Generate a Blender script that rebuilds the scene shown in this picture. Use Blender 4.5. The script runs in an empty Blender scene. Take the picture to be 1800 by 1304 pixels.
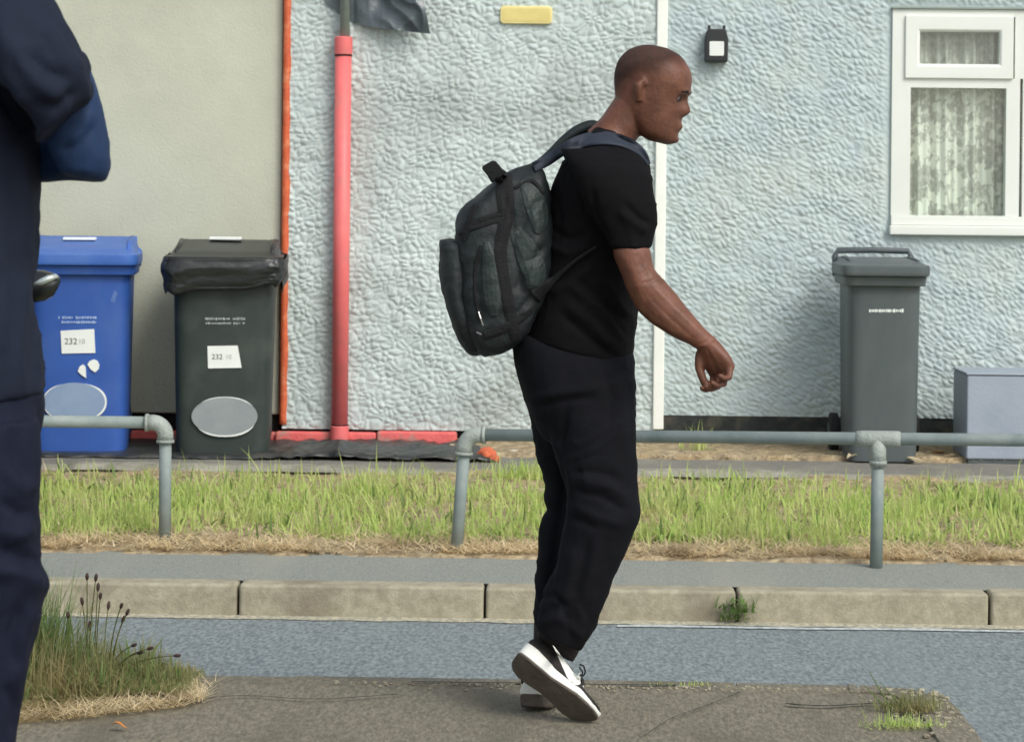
import bpy, bmesh, math, random
import numpy as np
from mathutils import Vector, Matrix, noise
from mathutils.bvhtree import BVHTree
random.seed(7); RNG = np.random.default_rng(7)
S = bpy.context.scene
COL = S.collection
PI = math.pi
# ------------------------------------------------------------ camera
F = 4400.0; CX, CY = 900.0, 350.0            # focal length and horizon, in pixels of a 1800 wide frame
H = 1.546
YAW = math.radians(1.0); ROLL = math.radians(0.6)
CAM = Vector((0, 0, H))
fwd = Vector((-math.sin(YAW), math.cos(YAW), 0)); r0 = Vector((math.cos(YAW), math.sin(YAW), 0)); up0 = Vector((0, 0, 1))
camx = r0*math.cos(ROLL) + up0*math.sin(ROLL); camy = -r0*math.sin(ROLL) + up0*math.cos(ROLL)
cam = bpy.data.cameras.new('camera'); cam.sensor_width = 36; cam.lens = 36*F/1800
cam.shift_y = -(652-CY)/1800; cam.clip_end = 2000; cam.clip_start = .05
cam.dof.use_dof = True; cam.dof.focus_distance = 7.0; cam.dof.aperture_fstop = 11.0
co = bpy.data.objects.new('camera', cam); COL.objects.link(co)
m = Matrix((camx, camy, -fwd)).transposed().to_4x4(); m.translation = CAM; co.matrix_world = m
S.camera = co
# ------------------------------------------------------------ light
SUNV = Vector((0.52, -0.62, 0.80)).normalized()
w = bpy.data.worlds.new('World'); S.world = w; w.use_nodes = True
nt = w.node_tree; bg = nt.nodes['Background']
sky = nt.nodes.new('ShaderNodeTexSky'); sky.sky_type = 'NISHITA'; sky.sun_disc = False
sky.sun_elevation = math.asin(SUNV.z); sky.sun_rotation = math.atan2(SUNV.x, SUNV.y); sky.dust_density = 3.0; sky.air_density = 1.0; sky.ozone_density = .6
hs_ = nt.nodes.new('ShaderNodeHueSaturation'); hs_.inputs['Saturation'].default_value = .5; nt.links.new(sky.outputs[0], hs_.inputs['Color']); nt.links.new(hs_.outputs[0], bg.inputs[0]); bg.inputs[1].default_value = 0.15
sun = bpy.data.lights.new('sun', 'SUN'); sun.energy = 1.25; sun.angle = math.radians(25); sun.color = (1.0, .975, .92)
so = bpy.data.objects.new('sun', sun); COL.objects.link(so); so.rotation_euler = SUNV.to_track_quat('Z', 'Y').to_euler(); so.location = SUNV*30
S.view_settings.view_transform = 'Standard'; S.view_settings.look = 'None'; S.view_settings.exposure = 0.28; S.view_settings.gamma = 1
S.render.engine = 'CYCLES'

# ------------------------------------------------------------ pixel <-> world
def rdir(px, py):
    u = (px-CX)/F; v = (CY-py)/F
    return camx*u + camy*v + fwd
def at_d(px, py, d): return CAM + rdir(px, py)*d
def at_y(px, py, y):
    r = rdir(px, py); return CAM + r*(y/r.y)
def at_z(px, py, z):
    r = rdir(px, py); return CAM + r*((z-H)/r.z)
def proj(co):   # numpy Nx3 -> px,py,depth
    d = co - np.array(CAM)
    z = d @ np.array(fwd); x = d @ np.array(camx); y = d @ np.array(camy)
    return CX + F*x/z, CY - F*y/z, z

# ------------------------------------------------------------ materials
def sc(r, g, b):
    f = lambda c: (c/255/12.92 if c/255 <= .04045 else ((c/255+.055)/1.055)**2.4)
    return (f(r), f(g), f(b), 1)
def mat(name, c1, c2=None, scale=8, rough=.8, bump=0, bscale=60, metal=0, spec=.4, detail=6, stretch=(1, 1, 1), c3=None, s3=1.2, f3=.5, lo=.35, hi=.65, bdist=.01, sheen=0, trans=0):
    m = bpy.data.materials.new(name); m.use_nodes = True
    n = m.node_tree.nodes; l = m.node_tree.links; p = n['Principled BSDF']
    p.inputs['Roughness'].default_value = rough; p.inputs['Metallic'].default_value = metal; p.inputs['Specular IOR Level'].default_value = spec
    if sheen: p.inputs['Sheen Weight'].default_value = sheen; p.inputs['Sheen Roughness'].default_value = .5
    tc = n.new('ShaderNodeTexCoord'); mp = n.new('ShaderNodeMapping'); mp.inputs['Scale'].default_value = stretch
    l.new(tc.outputs['Object'], mp.inputs[0])
    if c2 is None: c2 = tuple(min(1, x*.8) for x in c1[:3])+(1,)
    ns = n.new('ShaderNodeTexNoise'); ns.inputs['Scale'].default_value = scale; ns.inputs['Detail'].default_value = detail; ns.inputs['Roughness'].default_value = .65
    l.new(mp.outputs[0], ns.inputs[0])
    rp = n.new('ShaderNodeValToRGB'); rp.color_ramp.elements[0].position = lo; rp.color_ramp.elements[1].position = hi
    rp.color_ramp.elements[0].color = c1; rp.color_ramp.elements[1].color = c2
    l.new(ns.outputs[0], rp.inputs[0]); out = rp.outputs[0]
    if c3:
        n3 = n.new('ShaderNodeTexNoise'); n3.inputs['Scale'].default_value = s3; n3.inputs['Detail'].default_value = 5; l.new(mp.outputs[0], n3.inputs[0])
        r3 = n.new('ShaderNodeValToRGB'); r3.color_ramp.elements[0].position = .5; r3.color_ramp.elements[1].position = .7
        r3.color_ramp.elements[0].color = (0, 0, 0, 1); r3.color_ramp.elements[1].color = (f3, f3, f3, 1); l.new(n3.outputs[0], r3.inputs[0])
        mx = n.new('ShaderNodeMix'); mx.data_type = 'RGBA'; l.new(r3.outputs[0], mx.inputs[0]); l.new(out, mx.inputs[6]); mx.inputs[7].default_value = c3; out = mx.outputs[2]
    l.new(out, p.inputs['Base Color'])
    if bump:
        nb = n.new('ShaderNodeTexNoise'); nb.inputs['Scale'].default_value = bscale; nb.inputs['Detail'].default_value = 5; l.new(mp.outputs[0], nb.inputs[0])
        b = n.new('ShaderNodeBump'); b.inputs['Strength'].default_value = bump; b.inputs['Distance'].default_value = bdist
        l.new(nb.outputs[0], b.inputs['Height']); l.new(b.outputs[0], p.inputs['Normal'])
    if trans:
        p.inputs['Transmission Weight'].default_value = trans
    return m
M = {}
M['beige'] = mat('beige_render', sc(196, 199, 180), sc(188, 191, 173), scale=2.2, rough=.9, bump=.25, bscale=90, c3=sc(176, 178, 162), s3=1.1, f3=.5)
M['rough_white'] = mat('roughcast_white', sc(200, 212, 209), sc(186, 199, 197), scale=5, rough=.85, bump=.5, bscale=160, bdist=.006, c3=sc(164, 172, 168), s3=1.5, f3=.8)
M['rough_blue'] = mat('roughcast_blue', sc(190, 204, 202), sc(178, 193, 195), scale=4, rough=.85, bump=.5, bscale=160, bdist=.006, c3=sc(194, 204, 196), s3=1.9, f3=.7)
M['orange'] = mat('orange_trim', sc(214, 104, 62), sc(196, 92, 58), scale=14, rough=.6, bump=.4, bscale=50, c3=sc(226, 150, 110), s3=22, f3=.6)
M['coral'] = mat('coral_paint', sc(232, 120, 118), sc(222, 108, 108), scale=6, rough=.45, bump=.12, bscale=70, c3=sc(188, 120, 112), s3=9, f3=.45)
M['coral_ledge'] = mat('coral_ledge_paint', sc(230, 112, 108), sc(218, 100, 98), scale=16, rough=.6, bump=.5, bscale=60, c3=sc(150, 140, 128), s3=13, f3=.95)
M['greygreen'] = mat('grey_green_pipe', sc(150, 162, 152), sc(138, 150, 142), scale=9, rough=.6)
M['white_trim'] = mat('white_trim', sc(246, 248, 240), sc(236, 240, 230), scale=5, rough=.5, bump=.1)
M['upvc'] = mat('white_upvc', sc(232, 236, 228), sc(226, 231, 222), scale=3, rough=.3, spec=.5)
M['dark'] = mat('dark_recess', sc(34, 36, 34), sc(24, 24, 24), scale=20, rough=.95)
M['plinth'] = mat('bitumen_plinth', sc(52, 58, 56), sc(38, 42, 40), scale=14, rough=.8, bump=.5, bscale=40, c3=sc(84, 80, 68), s3=12, f3=.7)
M['yellow'] = mat('yellow_plaque', sc(226, 212, 138), sc(216, 200, 124), scale=12, rough=.5)
M['yellow_rim'] = mat('yellow_rim', sc(238, 226, 160), sc(230, 216, 148), scale=12, rough=.5)
M['stain'] = mat('grey_stain', sc(170, 165, 160), sc(180, 180, 175), scale=12, rough=.9)
M['black_plastic'] = mat('black_plastic', sc(42, 46, 46), sc(32, 36, 36), scale=6, rough=.42, spec=.5)
M['liner'] = mat('bin_liner_film', sc(44, 48, 48), sc(32, 35, 35), scale=6, rough=.38, spec=.5, bump=.3, bscale=14, bdist=.02, stretch=(1, 1, 2))
M['sheet'] = mat('plastic_sheet', sc(50, 54, 54), sc(38, 42, 42), scale=5, rough=.42, spec=.5, bump=.3, bscale=14, bdist=.02, c3=sc(98, 96, 88), s3=7, f3=.5)
M['tarp'] = mat('grey_tarpaulin', sc(84, 94, 98), sc(70, 80, 84), scale=5, rough=.32, spec=.7, bump=.3, bscale=22, bdist=.02)
M['blue_bin'] = mat('blue_bin_plastic', sc(54, 94, 172), sc(48, 85, 160), scale=3, rough=.5, bump=.08, bscale=200, c3=sc(84, 112, 165), s3=4, f3=.35)
M['blue_lid'] = mat('blue_lid_plastic', sc(66, 108, 184), sc(58, 98, 172), scale=3, rough=.45, c3=sc(96, 130, 186), s3=5, f3=.4)
M['dark_bin'] = mat('dark_green_bin_plastic', sc(56, 66, 62), sc(46, 54, 52), scale=3, rough=.5, bump=.08, bscale=200, c3=sc(84, 90, 84), s3=5, f3=.4)
M['grey_bin'] = mat('grey_bin_plastic', sc(88, 96, 96), sc(78, 87, 89), scale=3, rough=.5, bump=.08, bscale=200, c3=sc(108, 114, 112), s3=5, f3=.4, stretch=(1, 1, .3))
M['rubber'] = mat('rubber', sc(38, 38, 38), rough=.8)
M['label'] = mat('white_label', sc(232, 238, 232), sc(224, 230, 226), scale=10, rough=.6)
M['ink'] = mat('grey_ink', sc(90, 96, 96), rough=.7)
M['faint_ink'] = mat('faint_ink', sc(176, 182, 178), rough=.7)
M['oval_blue'] = mat('sticker_blue_grey', sc(138, 160, 186), sc(128, 150, 180), scale=5, rough=.6)
M['oval_grey'] = mat('sticker_grey', sc(148, 156, 156), sc(134, 142, 144), scale=5, rough=.6)
M['faded_blue'] = mat('faded_blue_print', sc(92, 122, 176), sc(74, 106, 166), scale=60, rough=.6)
M['pale_print'] = mat('pale_print', sc(170, 190, 220), sc(120, 150, 200), scale=200, rough=.6, lo=.4, hi=.6)
M['grey_print'] = mat('grey_print', sc(190, 198, 194), sc(96, 104, 102), scale=180, rough=.6, lo=.4, hi=.6)
M['galv'] = mat('galvanised_steel', sc(138, 150, 146), sc(120, 133, 131), scale=9, rough=.6, metal=.0, bump=.15, bscale=120, c3=sc(158, 166, 160), s3=6, f3=.6)
M['galv_fit'] = mat('galvanised_fitting', sc(160, 168, 160), sc(142, 150, 144), scale=14, rough=.6, metal=.0, bump=.5, bscale=90)
M['tarmac'] = mat('footway_tarmac', sc(146, 150, 142), sc(124, 129, 122), scale=130, rough=.9, bump=.4, bscale=220, c3=sc(154, 153, 140), s3=2.2, f3=.5, stretch=(1, .25, 1))
M['tarmac_near'] = mat('near_footway_tarmac', sc(138, 132, 114), sc(100, 96, 83), scale=90, rough=.9, bump=.5, bscale=160, c3=sc(98, 94, 80), s3=4, f3=.7, stretch=(1, .3, 1))
M['path'] = mat('path_tarmac', sc(136, 134, 124), sc(112, 111, 104), scale=60, rough=.9, bump=.7, bscale=120, c3=sc(150, 146, 132), s3=3, f3=.7)
M['road'] = mat('road_asphalt', sc(146, 156, 156), sc(98, 108, 111), scale=95, rough=.9, bump=.35, bscale=170, bdist=.005, c3=sc(126, 138, 138), s3=2.4, f3=.55, lo=.34, hi=.62, stretch=(.8, .22, 1))
M['kerb'] = mat('kerb_concrete', sc(172, 166, 144), sc(146, 141, 120), scale=26, rough=.9, bump=.3, bscale=110, c3=sc(114, 104, 88), s3=4, f3=.7, detail=9)
M['edging'] = mat('concrete_edging', sc(158, 156, 142), sc(122, 120, 108), scale=10, rough=.9, bump=.7, bscale=50)
M['paint'] = mat('road_paint', sc(198, 206, 204), sc(128, 138, 140), scale=34, rough=.8, lo=.42, hi=.7, stretch=(1, .4, 1))
M['soil'] = mat('dry_soil', sc(186, 170, 138), sc(118, 104, 82), scale=18, rough=1, bump=1, bscale=40, bdist=.02, c3=sc(176, 154, 116), s3=6, f3=.7)
M['bank_soil'] = mat('bank_soil', sc(150, 134, 96), sc(104, 94, 66), scale=22, rough=1, bump=1, bscale=40, bdist=.02)
M['skin'] = mat('brown_skin', sc(116, 76, 57), sc(94, 60, 45), scale=22, rough=.5, spec=.4, bump=.35, bscale=140, bdist=.003, c3=sc(134, 84, 66), s3=9, f3=.5)
M['hair'] = mat('short_black_hair', sc(30, 26, 24), sc(22, 20, 19), scale=120, rough=.85, bump=.8, bscale=400)
M['stubble'] = mat('cropped_stubble', sc(74, 50, 41), sc(58, 40, 33), scale=90, rough=.85, bump=.6, bscale=500, bdist=.002)
_m = M['stubble']; _n = _m.node_tree.nodes; _l = _m.node_tree.links
_a = _n.new('ShaderNodeAttribute'); _a.attribute_name = 'fade'; _t = _n.new('ShaderNodeTexCoord'); _z = _n.new('ShaderNodeTexNoise'); _z.inputs['Scale'].default_value = 260; _l.new(_t.outputs['Object'], _z.inputs[0])
_x = _n.new('ShaderNodeMath'); _x.operation = 'MULTIPLY_ADD'; _x.use_clamp = True; _l.new(_z.outputs[0], _x.inputs[0]); _x.inputs[1].default_value = .5; _l.new(_a.outputs['Fac'], _x.inputs[2])
_y = _n.new('ShaderNodeMath'); _y.operation = 'MULTIPLY'; _l.new(_x.outputs[0], _y.inputs[0]); _l.new(_a.outputs['Fac'], _y.inputs[1]); _y.use_clamp = True
_l.new(_y.outputs[0], _n['Principled BSDF'].inputs['Alpha'])
M['eye'] = mat('eye_white', sc(96, 84, 78), rough=.35)
M['tee'] = mat('black_cotton', sc(17, 16, 18), sc(12, 11, 13), scale=5, rough=.9, bump=.3, bscale=300, bdist=.003, sheen=.0, spec=.15)
M['trouser'] = mat('black_trouser_cloth', sc(21, 22, 27), sc(15, 16, 20), scale=5, rough=.88, bump=.3, bscale=260, bdist=.003, spec=.15)
M['belt'] = mat('grey_belt', sc(58, 60, 60), sc(46, 48, 48), scale=30, rough=.6)
M['pack'] = mat('dark_green_nylon', sc(33, 42, 42), sc(25, 31, 33), scale=5, rough=.6, spec=.4, bump=.4, bscale=70, bdist=.006)
M['pack_panel'] = mat('green_grey_nylon', sc(46, 58, 55), sc(36, 45, 44), scale=6, rough=.55, bump=.5, bscale=55, bdist=.008)
M['web'] = mat('black_webbing', sc(18, 20, 22), sc(14, 15, 17), scale=60, rough=.8, bump=.4, bscale=300)
M['strap'] = mat('slate_blue_strap', sc(48, 56, 68), sc(40, 47, 58), scale=10, rough=.7)
M['metal'] = mat('zip_metal', sc(170, 172, 170), rough=.35, metal=.8)
M['upper'] = mat('shoe_mesh', sc(50, 45, 42), sc(36, 33, 32), scale=200, rough=.8, bump=.5, bscale=300, bdist=.003)
M['sole'] = mat('taupe_rubber', sc(98, 90, 80), sc(78, 71, 63), scale=16, rough=.75, bump=.4, bscale=90)
M['mid'] = mat('white_foam', sc(232, 234, 226), sc(222, 225, 218), scale=10, rough=.5)
M['navy'] = mat('navy_cloth', sc(31, 38, 54), sc(25, 31, 46), scale=4, rough=.85, bump=.25, bscale=260, bdist=.003, spec=.2)
M['navy_tr'] = mat('navy_trousers', sc(23, 29, 47), sc(18, 23, 38), scale=4, rough=.85, bump=.25, bscale=260, bdist=.003, spec=.2)
M['royal'] = mat('blue_undersleeve', sc(26, 54, 92), sc(22, 46, 80), scale=5, rough=.7, bump=.2, bscale=200, bdist=.003)
M['car'] = mat('black_car_paint', sc(30, 33, 35), rough=.25, spec=.6)
M['glass_dark'] = mat('dark_glass', sc(24, 30, 30), rough=.08, spec=.7)
M['silver'] = mat('silver_trim', sc(190, 200, 198), rough=.3, metal=.5)
M['box'] = mat('blue_grey_cabinet', sc(158, 168, 180), sc(146, 157, 170), scale=4, rough=.55, bump=.15, bscale=60, c3=sc(166, 172, 176), s3=3, f3=.5)
M['stone'] = mat('pale_stone', sc(200, 196, 180), rough=.9)
M['leaf_orange'] = mat('dry_leaf', sc(190, 128, 66), sc(160, 104, 54), scale=30, rough=.8)
M['orange_debris'] = mat('orange_plaster', sc(206, 108, 72), sc(186, 96, 66), scale=30, rough=.8, bump=.5)
def veg(name, a, b, c, scale=30):
    m = mat(name, a, b, scale=scale, rough=.75, spec=.2, c3=c, s3=3.5, f3=.8, lo=.3, hi=.7, stretch=(1, 1, .35))
    n = m.node_tree.nodes; l = m.node_tree.links; p = n['Principled BSDF']
    src = p.inputs['Base Color'].links[0].from_socket
    t = n.new('ShaderNodeBsdfTranslucent'); l.new(src, t.inputs[0]); ms = n.new('ShaderNodeMixShader'); ms.inputs[0].default_value = .45
    l.new(p.outputs[0], ms.inputs[1]); l.new(t.outputs[0], ms.inputs[2]); l.new(ms.outputs[0], n['Material Output'].inputs[0])
    return m
M['grass'] = veg('grass_blades', sc(176, 206, 114), sc(212, 222, 144), sc(216, 212, 158))
M['straw'] = veg('straw', sc(244, 230, 196), sc(222, 204, 164), sc(170, 148, 116))
M['bankgrass'] = veg('bank_grass', sc(130, 138, 88), sc(164, 162, 116), sc(176, 158, 118))
M['weed'] = veg('weed_leaf', sc(108, 136, 78), sc(132, 156, 96), sc(140, 148, 100))
M['stalk'] = veg('stalk', sc(138, 140, 92), sc(116, 124, 80), sc(120, 110, 80))
M['seed'] = mat('seed_head', sc(84, 66, 62), sc(62, 48, 46), scale=60, rough=.9)

# lace curtain: pleats are geometry, lace density is a pattern in the cloth
def lace_mat():
    m = bpy.data.materials.new('net_curtain'); m.use_nodes = True
    n = m.node_tree.nodes; l = m.node_tree.links; p = n['Principled BSDF']; p.inputs['Roughness'].default_value = .9
    tc = n.new('ShaderNodeTexCoord'); nz = n.new('ShaderNodeTexNoise'); nz.inputs['Scale'].default_value = 16; nz.inputs['Detail'].default_value = 6; l.new(tc.outputs['Object'], nz.inputs[0])
    mx = n.new('ShaderNodeMix'); mx.data_type = 'RGBA'; mx.inputs[0].default_value = .22; l.new(tc.outputs['Object'], mx.inputs[6]); l.new(nz.outputs[1], mx.inputs[7])
    v = n.new('ShaderNodeTexVoronoi'); v.inputs['Scale'].default_value = 13; l.new(mx.outputs[2], v.inputs[0])
    v2 = n.new('ShaderNodeTexNoise'); v2.inputs['Scale'].default_value = 38; v2.inputs['Detail'].default_value = 3; l.new(tc.outputs['Object'], v2.inputs[0])
    r = n.new('ShaderNodeValToRGB'); r.color_ramp.elements[0].position = .38; r.color_ramp.elements[0].color = (1, 1, 1, 1); r.color_ramp.elements[1].position = .56; r.color_ramp.elements[1].color = (.0, .0, .0, 1); l.new(v.outputs[0], r.inputs[0])
    sp = n.new('ShaderNodeSeparateXYZ'); l.new(tc.outputs['Object'], sp.inputs[0])
    mr = n.new('ShaderNodeMapRange'); mr.inputs[1].default_value = .86; mr.inputs[2].default_value = .6; mr.inputs[3].default_value = 0; mr.inputs[4].default_value = 1; l.new(sp.outputs[2], mr.inputs[0])
    a = n.new('ShaderNodeMath'); a.operation = 'MULTIPLY'; l.new(r.outputs[0], a.inputs[0]); l.new(mr.outputs[0], a.inputs[1])
    k = n.new('ShaderNodeMath'); k.operation = 'MULTIPLY_ADD'; l.new(a.outputs[0], k.inputs[0]); k.inputs[1].default_value = .5; k.inputs[2].default_value = .6
    k2 = n.new('ShaderNodeMath'); k2.operation = 'MULTIPLY_ADD'; l.new(v2.outputs[0], k2.inputs[0]); k2.inputs[1].default_value = .7; k2.inputs[2].default_value = -.33
    k3 = n.new('ShaderNodeMath'); k3.operation = 'ADD'; k3.use_clamp = True; l.new(k.outputs[0], k3.inputs[0]); l.new(k2.outputs[0], k3.inputs[1])
    p.inputs['Base Color'].default_value = sc(246, 246, 238)
    t = n.new('ShaderNodeBsdfTranslucent'); t.inputs[0].default_value = sc(240, 244, 230); 
    l.new(k3.outputs[0], p.inputs['Alpha'])
    return m
M['lace'] = lace_mat()
def glass_mat():
    m = bpy.data.materials.new('window_glass'); m.use_nodes = True
    n = m.node_tree.nodes; l = m.node_tree.links; n.remove(n['Principled BSDF'])
    t = n.new('ShaderNodeBsdfTransparent'); t.inputs[0].default_value = (.93, .96, .94, 1); g = n.new('ShaderNodeBsdfGlossy'); g.inputs[1].default_value = .04
    fr = n.new('ShaderNodeFresnel'); fr.inputs[0].default_value = 1.5; ms = n.new('ShaderNodeMixShader')
    ad = n.new('ShaderNodeMath'); ad.operation = 'ADD'; ad.inputs[1].default_value = .05; l.new(fr.outputs[0], ad.inputs[0])
    ms.inputs[0].default_value = .07; l.new(t.outputs[0], ms.inputs[1]); l.new(g.outputs[0], ms.inputs[2]); l.new(ms.outputs[0], n['Material Output'].inputs[0])
    return m
M['glass'] = glass_mat()

# ------------------------------------------------------------ mesh builder
def tag(o, label=None, cat=None, group=None, kind=None):
    if label: o['label'] = label
    if cat: o['category'] = cat
    if group: o['group'] = group
    if kind: o['kind'] = kind
    return o
def empty(name, loc, label, cat, group=None, rz=0):
    o = bpy.data.objects.new(name, None); COL.objects.link(o); o.location = loc; o.rotation_euler = (0, 0, rz); o.empty_display_size = .1
    return tag(o, label, cat, group)
class MB:
    def __init__(s): s.v = []; s.f = []
    def add(s, vs, fs):
        n = len(s.v); s.v += [tuple(v) for v in vs]; s.f += [tuple(i+n for i in f) for f in fs]; return s
    def box(s, lo, hi, rot=None, c=None):
        x0, y0, z0 = lo; x1, y1, z1 = hi
        vs = [Vector(p) for p in ((x0, y0, z0), (x1, y0, z0), (x1, y1, z0), (x0, y1, z0), (x0, y0, z1), (x1, y0, z1), (x1, y1, z1), (x0, y1, z1))]
        if rot is not None:
            c = Vector(c) if c is not None else sum(vs, Vector())/8
            vs = [rot @ (v-c) + c for v in vs]
        return s.add(vs, [(0, 3, 2, 1), (4, 5, 6, 7), (0, 1, 5, 4), (1, 2, 6, 5), (2, 3, 7, 6), (3, 0, 4, 7)])
    def loft(s, rings, cap=True, close=True):
        n = len(rings[0]); b = len(s.v); vs = [p for r in rings for p in r]; fs = []
        for i in range(len(rings)-1):
            for j in range(n if close else n-1):
                k = (j+1) % n; fs.append((i*n+j, i*n+k, (i+1)*n+k, (i+1)*n+j))
        if cap: fs.append(tuple(range(n-1, -1, -1))); fs.append(tuple((len(rings)-1)*n+j for j in range(n)))
        return s.add(vs, fs)
    def tube(s, pts, rads, seg=10, cap=True):
        pts = [Vector(p) for p in pts]
        if not hasattr(rads, '__len__'): rads = [rads]*len(pts)
        rings = []; ref = None
        for i, p in enumerate(pts):
            t = (pts[min(i+1, len(pts)-1)]-pts[max(i-1, 0)]).normalized()
            if ref is None: ref = t.orthogonal().normalized()
            ref = (ref - t*ref.dot(t)).normalized(); b = t.cross(ref)
            rings.append([p + (ref*math.cos(a)+b*math.sin(a))*rads[i] for a in [2*PI*k/seg for k in range(seg)]])
        return s.loft(rings, cap)
    def prism(s, poly, ext):
        ext = Vector(ext); n = len(poly); vs = [Vector(p) for p in poly]; vs += [v+ext for v in vs]
        return s.add(vs, [tuple(range(n)), tuple(range(2*n-1, n-1, -1))] + [(i, (i+1) % n+0, (i+1) % n+n, i+n) for i in range(n)])
    def build(s, name, mt, parent=None, smooth=False, bevel=0, local=False, subsurf=0, seg=2, auto=None):
        me = bpy.data.meshes.new(name)
        v = np.array(s.v, dtype=np.float64)
        if parent is not None: org = Vector((0, 0, 0)) if local else parent.location.copy()
        else: org = Vector((float((v[:, 0].min()+v[:, 0].max())/2), float((v[:, 1].min()+v[:, 1].max())/2), float(v[:, 2].min())))
        v = v - np.array(org)
        me.from_pydata(v.tolist(), [], s.f); me.update()
        bm = bmesh.new(); bm.from_mesh(me); bmesh.ops.recalc_face_normals(bm, faces=bm.faces); bm.to_mesh(me); bm.free()
        o = bpy.data.objects.new(name, me); COL.objects.link(o)
        me.materials.append(M[mt] if isinstance(mt, str) else mt)
        if smooth: me.shade_smooth()
        if parent is not None:
            o.parent = parent
        else: o.location = org
        if parent is not None and not local and parent.type == 'MESH': pass
        if bevel: md = o.modifiers.new('bevel', 'BEVEL'); md.width = bevel; md.segments = seg; md.limit_method = 'ANGLE'; md.angle_limit = math.radians(40); md.harden_normals = False
        if subsurf: md = o.modifiers.new('sub', 'SUBSURF'); md.levels = subsurf; md.render_levels = subsurf
        if bevel and not smooth: me.shade_smooth(); o.modifiers.new('wn', 'WEIGHTED_NORMAL')
        return o
def sub_of(o, parent):   # make o (built in world space, top-level) a child keeping its place; parents are unrotated or handled here
    wm = world_of(o); o.parent = parent; o.matrix_parent_inverse = world_of(parent).inverted(); return o
def world_of(o):
    l = Matrix.LocRotScale(o.location, o.rotation_euler, o.scale)
    return (world_of(o.parent) @ o.matrix_parent_inverse @ l) if o.parent else l
def piece(mb, name, mt, parent, **k):   # world-space mesh parented under any object
    o = mb.build(name, mt, None, **k); o.parent = parent; o.matrix_parent_inverse = world_of(parent).inverted(); return o
def struct(mb, name, mt, kind='structure', **k): return tag(mb.build(name, mt, **k), kind=kind)

def ell(c, a, b, seg=24, e=2.0):
    out = []
    for k in range(seg):
        t = 2*PI*k/seg; ct, st = math.cos(t), math.sin(t)
        out.append(c + a*(math.copysign(abs(ct)**(2/e), ct)) + b*(math.copysign(abs(st)**(2/e), st)))
    return out
def sil(mb, rows, D, seg=24, e=2.2, sub=3):
    """rows: (Lx,Ly,Rx,Ry,depth offset, depth radius): a limb or trunk given by its two edges and its real thickness"""
    rows = [np.array(r, float) for r in rows]; fine = []
    n = len(rows)
    for i in range(n-1):      # catmull-rom
        p0 = rows[max(i-1, 0)]; p1 = rows[i]; p2 = rows[i+1]; p3 = rows[min(i+2, n-1)]
        for k in range(sub):
            t = k/sub
            fine.append(.5*((2*p1)+(-p0+p2)*t+(2*p0-5*p1+4*p2-p3)*t*t+(-p0+3*p1-3*p2+p3)*t**3))
    fine.append(rows[-1]); rings = []
    for r in fine:
        a = at_d(r[0], r[1], D+r[4]); b = at_d(r[2], r[3], D+r[4]); c = (a+b)/2
        rings.append(ell(c, (b-a)/2, fwd*r[5], seg, e))
    return mb.loft(rings)
def remesh(mb, voxel, smooth=4, decimate=None):
    me = bpy.data.meshes.new('t'); me.from_pydata(mb.v, [], mb.f); me.update()
    bm = bmesh.new(); bm.from_mesh(me); bmesh.ops.recalc_face_normals(bm, faces=bm.faces); bm.to_mesh(me); bm.free()
    o = bpy.data.objects.new('t', me); COL.objects.link(o)
    r = o.modifiers.new('r', 'REMESH'); r.mode = 'VOXEL'; r.voxel_size = voxel
    if smooth: q = o.modifiers.new('s', 'SMOOTH'); q.factor = .5; q.iterations = smooth
    dg = bpy.context.evaluated_depsgraph_get(); dg.update(); ev = o.evaluated_get(dg); m2 = bpy.data.meshes.new_from_object(ev)
    bpy.data.objects.remove(o)
    out = MB(); out.v = [tuple(v.co) for v in m2.vertices]; out.f = [tuple(p.vertices) for p in m2.polygons]
    out.n = [tuple(v.normal) for v in m2.vertices]
    bpy.data.meshes.remove(m2); return out
def folds(mb, strokes, D, nz=0.002, nscale=14, seed=0.0, zmax=.6, wr=.0022):
    """cloth folds: ridges (amp>0) and creases (amp<0) along lines on the cloth, plus small uneven noise"""
    v = np.array(mb.v); n = np.array(mb.n); px, py, dz = proj(v); d = np.zeros(len(v))
    near = np.clip((D+zmax-dz)*12, 0, 1)
    for amp, wd, pts in strokes:
        best = np.full(len(v), 1e9); tt = np.zeros(len(v)); L = len(pts)-1
        for i in range(L):
            a = np.array(pts[i], float); b = np.array(pts[i+1], float); ab = b-a
            t = np.clip(((px-a[0])*ab[0]+(py-a[1])*ab[1])/(ab@ab), 0, 1)
            q = np.hypot(px-a[0]-t*ab[0], py-a[1]-t*ab[1]); k = q < best; best[k] = q[k]; tt[k] = (i+t[k])/L
        fall = np.clip(np.minimum(tt, 1-tt)*5+.15, 0, 1)
        d += amp*np.exp(-(best/wd)**2)*fall*near
    for i in range(len(v)):
        p = Vector(v[i])*nscale
        d[i] += nz*(noise.noise(p+Vector((seed, 0, 0)))+.5*noise.noise(p*2.3))
        a_ = v[i]; q = Vector((a_[0]*7+a_[2]*9, a_[1]*9, a_[2]*15-a_[0]*10+seed)); w1_ = noise.noise(q+Vector((noise.noise(q*.6), 0, noise.noise(q*.5+Vector((3, 0, 0)))))*1.2)
        k_ = max(0, noise.noise(Vector(a_)*5+Vector((0, seed, 0)))+.35); d[i] += wr*k_*(2.2*max(0, 1-abs(w1_)*3.2)**2-.6)
    mb.v = [tuple(x) for x in (v+n*d[:, None])]
    return mb
def bvh_of(*mbs):
    vs = []; fs = []
    for b in mbs:
        k = len(vs); vs += b.v; fs += [tuple(i+k for i in f) for f in b.f]
    return BVHTree.FromPolygons([Vector(v) for v in vs], fs)
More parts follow.
